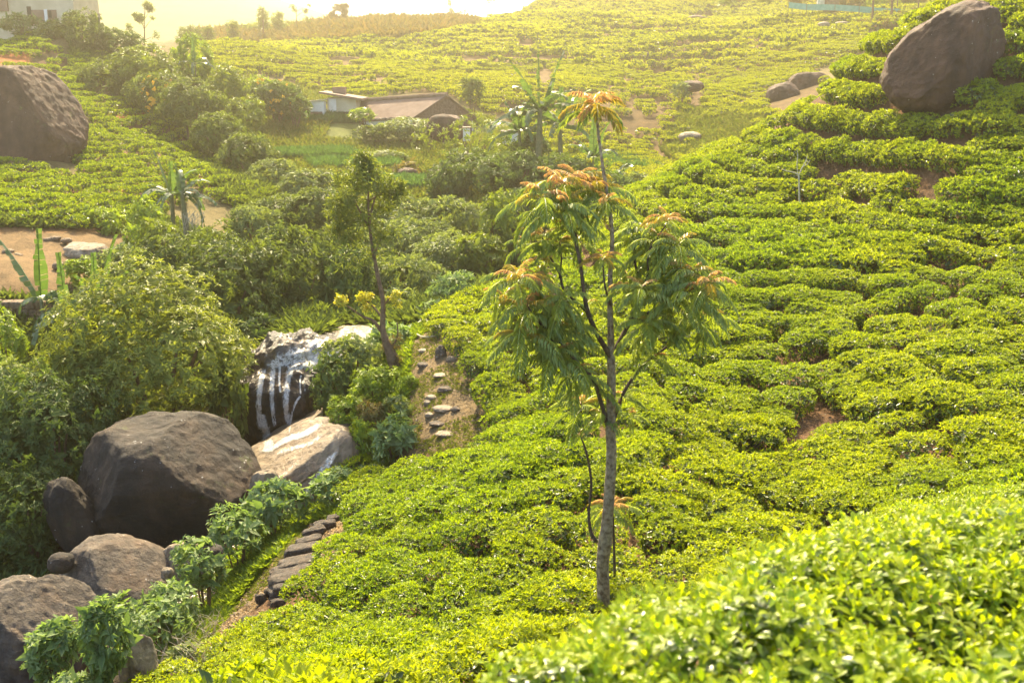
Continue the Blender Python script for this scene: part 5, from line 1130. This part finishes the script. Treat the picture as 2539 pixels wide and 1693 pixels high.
# ------------------------------------------------------------------ pole, fence, people
pb = hit(245, 134, 80); D_ = pb.y; pole = empty('utility_pole', pb, 'thin wooden utility pole with short crossarm beside the hedges', 'pole')
limb(pole, 'post', [at(245,140,D_), at(246,90,D_), at(246,34,D_)], [5,4.6,4], pb, 'wood', 8, 3, D_ / FOCAL); limb(pole, 'crossarm', [at(240,35,D_), at(246,36,D_), at(252,36,D_)], [2.2,2.2,2.2], pb, 'wood', 6, 2, D_ / FOCAL)
FP = [at(x_, y_, 205 - (x_ - 1960) * .02) for x_, y_ in ((1955,14),(2000,19),(2070,20),(2130,24),(2200,30),(2260,32),(2330,30),(2390,26),(2440,22))]
fb = FP[0]; fence = empty('net_fence', fb, 'low green net fence along the field edge below the trees', 'fence'); b = MB()
for p, q in zip(FP[:-1], FP[1:]): b.add([p - Vector((0, 0, .5)), q - Vector((0, 0, .5)), q + Vector((0, 0, .6)), p + Vector((0, 0, .6)), p + Vector((0, .05, -.5)), q + Vector((0, .05, -.5)), q + Vector((0, .05, .6)), p + Vector((0, .05, .6))], [(0, 1, 2, 3), (7, 6, 5, 4), (3, 2, 6, 7)])
obj('net', b.mesh('net', ['teal'], origin=fb), fence)
for p in FP: b = MB(); b.tube([p - Vector((0, .08, 1.5)), p + Vector((0, -.08, .9))], [.05, .05], 6); obj('post', b.mesh('post', ['wood'], origin=fb), fence)
def person(px, py, D, hpx, m, label, seed):
    """standing figure: one skinned body, clothing and hair as children"""
    p = at(px, py, D); k = D / FOCAL * hpx; base = Vector((p.x, p.y, p.z - .55 * k)); S = k / 1.0 * 1.55
    J = [((0, 0, .50), .085), ((0, 0, .62), .085), ((0, 0, .76), .10), ((0, 0, .83), .04), ((0, 0, .90), .058), ((0, 0, .96), .055), ((-.05, 0, .47), .065), ((-.06, .02, .26), .045), ((-.065, 0, .04), .03), ((-.07, -.06, .015), .025), ((.05, 0, .47), .065), ((.06, -.02, .26), .045), ((.065, 0, .04), .03), ((.07, -.06, .015), .025), ((-.11, 0, .76), .04), ((-.14, -.05, .6), .03), ((-.12, -.16, .52), .022), ((.11, 0, .76), .04), ((.14, -.05, .6), .03), ((.12, -.16, .52), .022)]
    Eg = [(0, 1), (1, 2), (2, 3), (3, 4), (4, 5), (0, 6), (6, 7), (7, 8), (8, 9), (0, 10), (10, 11), (11, 12), (12, 13), (2, 14), (14, 15), (15, 16), (2, 17), (17, 18), (18, 19)]
    me = bpy.data.meshes.new('person'); me.from_pydata([Vector(j[0]) * S for j in J], Eg, []); me.materials.append(M['skin']); o = obj('person', me, None, base); sk = o.modifiers.new('skin', 'SKIN')
    for i, j in enumerate(J): me.skin_vertices[0].data[i].radius = (j[1] * S, j[1] * S)
    me.skin_vertices[0].data[0].use_root = True; o.modifiers.new('sub', 'SUBSURF').levels = 1; tag(o, label, 'person'); c = MB()
    c.tube([Vector(v) * S for v in ((0, 0, .3), (0, 0, .5), (0, 0, .62), (0, 0, .77), (0, 0, .81))], [.13 * S, .115 * S, .105 * S, .12 * S, .05 * S], 12); obj('clothing', c.mesh('clothing', [m], smooth=True), o)
    h = MB(); h.tube([Vector(v) * S for v in ((0, .01, .92), (0, .015, .98), (0, .01, 1.01))], [.062 * S, .055 * S, .02 * S], 10); obj('headscarf', h.mesh('headscarf', [m], smooth=True), o)
person(1230, 147, 196, 12, 'cloth_white', 'distant person in white standing in the long red cutting, left one', 1)
person(1253, 146, 196, 13, 'cloth_white', 'distant person in white standing in the long red cutting, right one', 2)
person(1606, 140, 188, 12, 'cloth_dark', 'distant person in dark clothes among the tea on the far hill', 3)

# ------------------------------------------------------------------ trees of the skyline and the upper right
def tree2(px, pyb, D, hpx, trunkw, blobs, m, label, name='tree', leafpx=7, bark='bark_brown', lean=0, dens=1.0, group=None, wl=.36, nl=5):
    """trunk from its foot up, limbs to each clump, leaf clumps as one crown"""
    bs = at(px, pyb, D); g = float(H(bs.x, bs.y)); base = Vector((bs.x, bs.y, min(bs.z, g + .3))); k = D / FOCAL; o = empty(name, base, label, 'tree', group)
    top = at(px + lean, pyb - hpx, D); limb(o, 'trunk', [base - Vector((0, 0, .5)), bs.lerp(top, .3) + Vector((.1 * trunkw * k, 0, 0)), bs.lerp(top, .65), top], [trunkw, trunkw * .8, trunkw * .55, trunkw * .3], base, bark, 7, 4, k)
    for i, (dx, dy, w, h, n) in enumerate(blobs[:8]):
        e = at(px + dx, pyb - dy, D + R.uniform(-1, 1) * w * k * .3); s = bs.lerp(top, max(.25, min(.95, dy / hpx - .22))); limb(o, 'limb', [s, s.lerp(e, .5) + Vector((0, 0, .08 * h * k)), e], [trunkw * .4, trunkw * .28, trunkw * .12], base, bark, 5, 3, k)
    leaf_cloud([(px + dx, pyb - dy, w, h, int(n * dens), R.uniform(-.4, .4) * w * k) for dx, dy, w, h, n in blobs], D, base, 1, leafpx, m, 'crown', o, wl=wl, nl=nl, seed=int(px))
tree2(848, 78, 268, 60, 9, [(-12,58,26,18,60),(2,62,26,16,60),(10,50,16,16,50),(-24,42,14,18,40),(-20,30,14,12,30),(6,38,12,14,34),(12,62,14,12,24)], 'dry', 'mushroom-shaped brown tree against the bright sky on the ridge', leafpx=5)
tree2(735, 78, 262, 60, 3, [(-10,60,16,10,12),(-4,52,10,8,10),(22,50,12,14,20),(30,62,12,10,14),(24,28,14,16,20),(34,22,10,8,10)], 'yellowgreen', 'slender wispy tree on the ridge left of the mushroom-shaped one', leafpx=5)
tree2(652, 82, 245, 60, 4, [(0,40,30,36,90),(0,20,38,28,90),(-4,56,14,14,20)], 'yellowgreen', 'cone-shaped hazy tree on the left part of the ridge', leafpx=6)
tree2(690, 76, 250, 44, 4, [(-4,26,34,30,90),(6,12,36,20,60),(2,38,20,14,24)], 'yellowgreen', 'rounded hazy tree beside the cone-shaped one', leafpx=6)
tree2(578, 110, 215, 60, 3, [(0,42,34,34,80),(0,22,34,24,60)], 'olive', 'grey green hazy tree above the left edge of the bright field', leafpx=6)
tree2(515, 118, 205, 52, 4, [(0,32,36,34,110),(-6,14,40,24,90),(4,44,18,16,24)], 'olive', 'pointed dark tree standing before the distant hill, right one', leafpx=6)
tree2(472, 105, 205, 44, 5, [(0,24,56,30,150),(-10,10,50,20,90),(12,12,40,20,60)], 'olive', 'broad dark tree standing before the distant hill, left one', leafpx=6)
tree2(358, 130, 170, 118, 4, [(8,114,24,18,50),(16,106,18,14,30),(-12,82,26,22,70),(-22,90,14,10,20),(20,84,10,8,8),(-40,60,22,22,20),(30,40,22,18,14)], 'olive', 'lone tall eucalypt with dark leaf clumps in front of the distant hill', leafpx=6)
tree2(950, 66, 290, 30, 2, [(-4,22,14,10,12),(6,12,10,10,8)], 'yellowgreen', 'faint small tree on the ridge left of the brightest sky', leafpx=5)
tree2(1118, 60, 300, 64, 3, [(-4,50,14,14,16),(0,34,16,12,16),(6,20,14,12,12),(-8,62,8,8,8)], 'yellowgreen', 'faint thin tree on the ridge right of the brightest sky', leafpx=5)
tree2(1152, 62, 300, 40, 2, [(-10,30,16,8,10),(0,36,8,8,6)], 'yellowgreen', 'short faint tree next to the thin one, right of the brightest sky', leafpx=5)
tree2(1219, 36, 305, 46, 3, [(-10,34,20,10,16),(8,36,14,10,12),(0,44,18,10,14)], 'olive', 'thin tree at the left end of the far tea hill crest', leafpx=5)
tree2(1297, 8, 305, 26, 3, [(0,12,22,14,40)], 'dry', 'small dark tree on the crest of the far tea hill', leafpx=5)
for i, (x_, yb, w, ln) in enumerate([(2163, 56, 6, 6), (2210, 66, 7, 4), (2272, 82, 5, 14), (2313, 34, 6, 2), (2341, 32, 4, 2), (2224, 34, 3, 8)]):
    tree2(x_, yb, 190 if yb > 40 else 205, 190, w, [(0,170,70,40,70),(-20,150,50,30,50),(20,155,50,30,50),(0,190,50,36,40)], 'olive', ['tall bare-trunked tree at the field edge, nearest the brown shed', 'tall bare-trunked tree at the field edge, second from the brown shed', 'thin crooked bare trunk just left of the lichen-spotted boulder', 'reddish straight trunk behind the green net fence, left one', 'reddish thin trunk behind the green net fence, right one', 'very thin trunk between the two taller bare trunks'][i], leafpx=9, lean=ln)
# dark woodland edge behind the net fence
for i, (a, b, w, h, m) in enumerate([(1985,-8,60,40,'dry'),(2110,0,70,44,'dry'),(2170,8,60,40,'bright'),(2240,6,80,50,'olive'),(2320,8,70,40,'dry'),(2390,6,70,46,'bright'),(2050,-20,90,50,'olive'),(1900,-10,90,30,'bright'),(1800,2,60,16,'bright')]):
    shrub(a, b, 222, w, h, m, ['brown scrub left of the white fronted hut', 'brown scrub right of the brown shed', 'bright scrub behind the first bare trunk', 'olive scrub behind the net fence, between the trunks', 'brown scrub behind the reddish trunks', 'bright scrub at the right end of the net fence', 'olive scrub above the huts at the top edge', 'bright scrub on top of the far hill', 'low bright scrub on the crest of the far hill'][i], stems=False)

# fallen branches, dry twigs, litter
for i, (pts, w, lb_) in enumerate([([(1028,832),(1050,842),(1085,838),(1100,826)],[5,5,4,2],'bent fallen branch lying at the head of the path'),([(1040,812),(1060,820),(1080,835)],[6,5,3],'short fallen branch against the stump at the path head'),([(800,862),(860,856),(905,858)],[5,6,4],'pale dead log lying across the upper pool')]):
    P_ = [hit(a, b, 25) + Vector((0, 0, .12)) for a, b in pts]; o_ = P_[0].copy(); bb_ = MB(); bb_.tube(spline(P_, 4), lerpl(w, 4 * (len(P_) - 1) + 1) * .007, 6); tag(obj('fallen_branch', bb_.mesh('fallen_branch', ['bark_pale'], smooth=True, origin=o_), None, o_), lb_, 'branch')
tw = MB(); o_ = hit(440, 1625, 14)
for i in range(260):
    a = hit(R.uniform(350, 540), R.uniform(1560, 1670), 14) if i % 4 == 0 else a; p = a + Vector((R.uniform(-.4, .4), R.uniform(-.3, .3), R.uniform(0, .3))); q = p + Vector((R.uniform(-.5, .5), R.uniform(-.3, .3), R.uniform(.1, .6))); tw.tube([p, p.lerp(q, .5) + Vector((0, 0, .08)), q], [.008, .006, .003], 4)
tag(obj('dry_twigs', tw.mesh('dry_twigs', ['bark_pale'], origin=o_), None, o_), 'tangle of dry twigs at the edge of the tea, bottom left', 'twigs', None, 'stuff')
tw = MB(); o_ = at(475, 570, 66)
for i in range(26):
    p = at(R.uniform(440, 510), R.uniform(520, 545), 66.5); q = at((p.x / p.y) * FOCAL / 1.0 * 0 + R.uniform(450, 500), R.uniform(560, 600), 66); tw.tube([p, p.lerp(q, .5) + Vector((R.uniform(-.1, .1), -.1, 0)), q], [.02, .015, .01], 4)
tag(obj('hanging_roots', tw.mesh('hanging_roots', ['bark_pale'], origin=o_), None, o_), 'pale dry roots hanging down the eroded bank below the banana plants', 'roots', None, 'stuff')
pbg = at(187, 608, 60.5); tag(obj('plastic_bag', rock_mesh('plastic_bag', .2, .15, .12, 'plastic', 77, rough=.5, sub=3), None, pbg), 'crumpled pale green plastic bag on the brown terrace', 'bag')

# ------------------------------------------------------------------ grass, crop terraces and undergrowth
def tufts(name, P, size, m, label, blades=7, wl=.10, lean=.6, cat='grass'):
    n = len(P); V, F = shoots(P, np.tile([[0, 0, 1.]], (n, 1)) + NR.randn(n, 3) * .12, blades, 1.0, wl, (.05, lean), NR, 0, .35); s = np.repeat(size[None, :], blades, 0).reshape(-1) if np.ndim(size) else size
    # scale each leaf about its foot
    q = V.reshape(-1, 4, 3); foot = q[:, :1]; q = foot + (q - foot) * (np.asarray(s)[:, None, None] if np.ndim(s) else s); return tag(obj(name, mesh_np(name, q.reshape(-1, 3), F, [m])), label, cat, None, 'stuff')
def region_pts(poly, yr, n, jit=0, seed=1):
    """random ground points that project into a polygon"""
    rng = np.random.RandomState(seed); a = np.array(poly, float); out = []; tot = 0
    s0, s1 = (a[:, 0].min() - CX) / FOCAL * 1.05, (a[:, 0].max() - CX) / FOCAL * 1.05
    for _ in range(60):
        t = rng.uniform(math.log(yr[0]), math.log(yr[1]), 20000); Y = np.exp(t); X = rng.uniform(s0 - .02, s1 + .02, 20000) * Y; Z = H(X, Y); px, py, f = proj(X, Y, Z); k = inpoly(px, py, poly); out.append(np.c_[X, Y, Z][k]); tot += k.sum()
        if tot > n: break
    return np.concatenate(out)[:n]
p = region_pts(P_MID, (62, 175), 26000, seed=2); cl = fbm(p[:, 0] * .12, p[:, 1] * .12, 6, 2); tufts('grass', p[cl > -.25], (NR.uniform(.35, .8, (cl > -.25).sum())), 'grass', 'rough green grass covering the valley floor below the houses', 6, .16)
TER = [([(680,292),(980,292),(1000,306),(690,306)],(100,135)),([(660,385),(860,380),(900,395),(680,400)],(85,118)),([(760,405),(990,410),(990,424),(780,424)],(80,112)),([(860,450),(1060,455),(1060,476),(870,470)],(70,100)),([(1440,385),(1560,395),(1640,425),(1480,425)],(80,125)),([(560,255),(690,262),(700,280),(600,280)],(105,135))]
P_ = np.concatenate([region_pts(q, yr, 2600, seed=30 + i) for i, (q, yr) in enumerate(TER)]); tufts('crop_grass', P_, NR.uniform(.6, 1.0, len(P_)), 'crop', 'blue green crop grass standing in level terraces in the valley', 7, .12, .4, 'crop')
p = np.concatenate([region_pts(P_STEPS, (16, 30), 4200, seed=3), region_pts(P_PATH, (22, 45), 5000, seed=4)])
k_ = fbm(p[:, 0] * .8, p[:, 1] * .8, 8, 2) > -.05; tufts('grass', p[k_], NR.uniform(.03, .10, k_.sum()), 'grass', 'short dry grass along the stone steps and the earth path', 6, .14, .9)
U = [(820,1000),(900,860),(1040,790),(1060,820),(1020,850),(1010,1000),(1000,1100),(900,1260),(840,1280),(760,1300),(640,1430),(520,1580),(380,1700),(380,1560),(520,1400),(640,1310),(760,1270),(800,1180),(790,1080)]
p = region_pts(U, (14, 44), 15000, seed=5); tufts('undergrowth', p, NR.uniform(.10, .32, len(p)), 'bright', 'low green undergrowth covering the bank between stream and tea', 7, .34, 1.2, 'undergrowth')
U2 = [(-300,540),(400,540),(560,600),(700,560),(1250,520),(1300,620),(1150,760),(1080,800),(960,820),(860,800),(640,900),(560,1000),(300,1000),(-300,1250),(-300,900)]
p = region_pts(U2, (30, 80), 30000, seed=6); px_, py_, _f = proj(p[:, 0], p[:, 1], p[:, 2]); k_ = ~(inpoly(px_, py_, P_TERR) & (p[:, 1] > 48)); p = p[k_]; tufts('undergrowth', p, NR.uniform(.25, .75, len(p)), 'olive', 'dense green undergrowth between the shrubs on the far bank', 8, .3, 1.2, 'undergrowth')
U3 = [(-400,900),(300,950),(260,1200),(200,1500),(0,1750),(-400,1750)]
p = region_pts(U3, (15, 44), 12000, seed=7); px_, py_, _f = proj(p[:, 0], p[:, 1], p[:, 2]); k_ = ~((px_ > 110) & (py_ > 1330)); p = p[k_]; tufts('undergrowth', p, NR.uniform(.2, .5, len(p)), 'dark', 'dark undergrowth below the shrubs at the left edge', 8, .3, 1.2, 'undergrowth')
U4 = [(180,100),(420,110),(500,180),(600,260),(700,440),(640,540),(560,500),(440,300),(300,220),(180,200)]
p = region_pts(U4, (60, 140), 14000, seed=8); tufts('undergrowth', p, NR.uniform(.4, 1.0, len(p)), 'olive', 'tangled undergrowth between the shrubs of the diagonal band', 8, .3, 1.2, 'undergrowth')
U5 = [(480,60),(1180,50),(1180,72),(1000,100),(480,122)]
p = region_pts(U5, (205, 320), 9000, seed=9); tufts('undergrowth', p, NR.uniform(.8, 2.4, len(p)), 'dry', 'brownish scrub along the crest of the ridge', 8, .3, 1.0, 'undergrowth')
U7 = [(1690,270),(1880,270),(1920,330),(1700,420),(1640,380)]
p = region_pts(U7, (100, 150), 5000, seed=12); tufts('grass', p, NR.uniform(.3, .9, len(p)), 'grass', 'yellow green long grass in the dip of the far hillside', 7, .16, .7)
U6 = [(1700,0),(2500,-60),(2450,60),(2250,80),(2130,72),(2000,30)]
p = region_pts(U6, (180, 320), 7000, seed=10); tufts('undergrowth', p, NR.uniform(.6, 1.6, len(p)), 'dry', 'brown and green rough growth behind the net fence', 8, .3, 1.0, 'undergrowth')

p = np.concatenate([region_pts(P_PATH, (22, 45), 1500, seed=41), region_pts(P_STEPS, (16, 30), 3800, seed=42)])
V_, F_ = kite(p + [0, 0, .02], NR.randn(len(p), 3) * [1, 1, .25], NR.randn(len(p), 3) * .5 + [0, 0, 1], NR.uniform(.04, .11, len(p)), NR.uniform(.03, .06, len(p))); tag(obj('leaf_litter', mesh_np('leaf_litter', V_, F_, ['litter'])), 'dry fallen leaves and chips of stone strewn over the path and stairs', 'leaf litter', None, 'stuff')
p = np.concatenate([region_pts(P_NEAR, (9, 60), 16000, seed=43)])
V_, F_ = kite(p + [0, 0, .02], NR.randn(len(p), 3) * [1, 1, .25], NR.randn(len(p), 3) * .5 + [0, 0, 1], NR.uniform(.04, .12, len(p)), NR.uniform(.03, .06, len(p))); tag(obj('leaf_litter', mesh_np('leaf_litter', V_, F_, ['litter'])), 'dry fallen leaves on the soil between the tea rows', 'leaf litter', None, 'stuff')

# ------------------------------------------------------------------ the haze in the valley air
zmin = float(GZ.min()) - 1; zmax = max(float(GZ.max()), 30) + 2
hzb = MB(); x1 = float(np.abs(GX).max()) + 5; hzb.box((0, (GY.max() - 12) / 2, (zmin + zmax) / 2), (2 * x1, GY.max() + 24, zmax - zmin)); hme = bpy.data.meshes.new('haze'); hme.from_pydata(hzb.v, [], hzb.f)
hm = bpy.data.materials.new('haze_air'); hm.use_nodes = True; hn = hm.node_tree; hn.nodes.clear(); ho = hn.nodes.new('ShaderNodeOutputMaterial'); pv = hn.nodes.new('ShaderNodeVolumePrincipled')
pv.inputs['Color'].default_value = (1.0, .84, .54, 1); pv.inputs['Density'].default_value = .0011; pv.inputs['Anisotropy'].default_value = .78
hn.links.new(pv.outputs[0], ho.inputs['Volume']); hme.materials.append(hm); tag(obj('haze', hme), 'warm sunlit haze filling the valley air', 'haze', None, 'stuff')
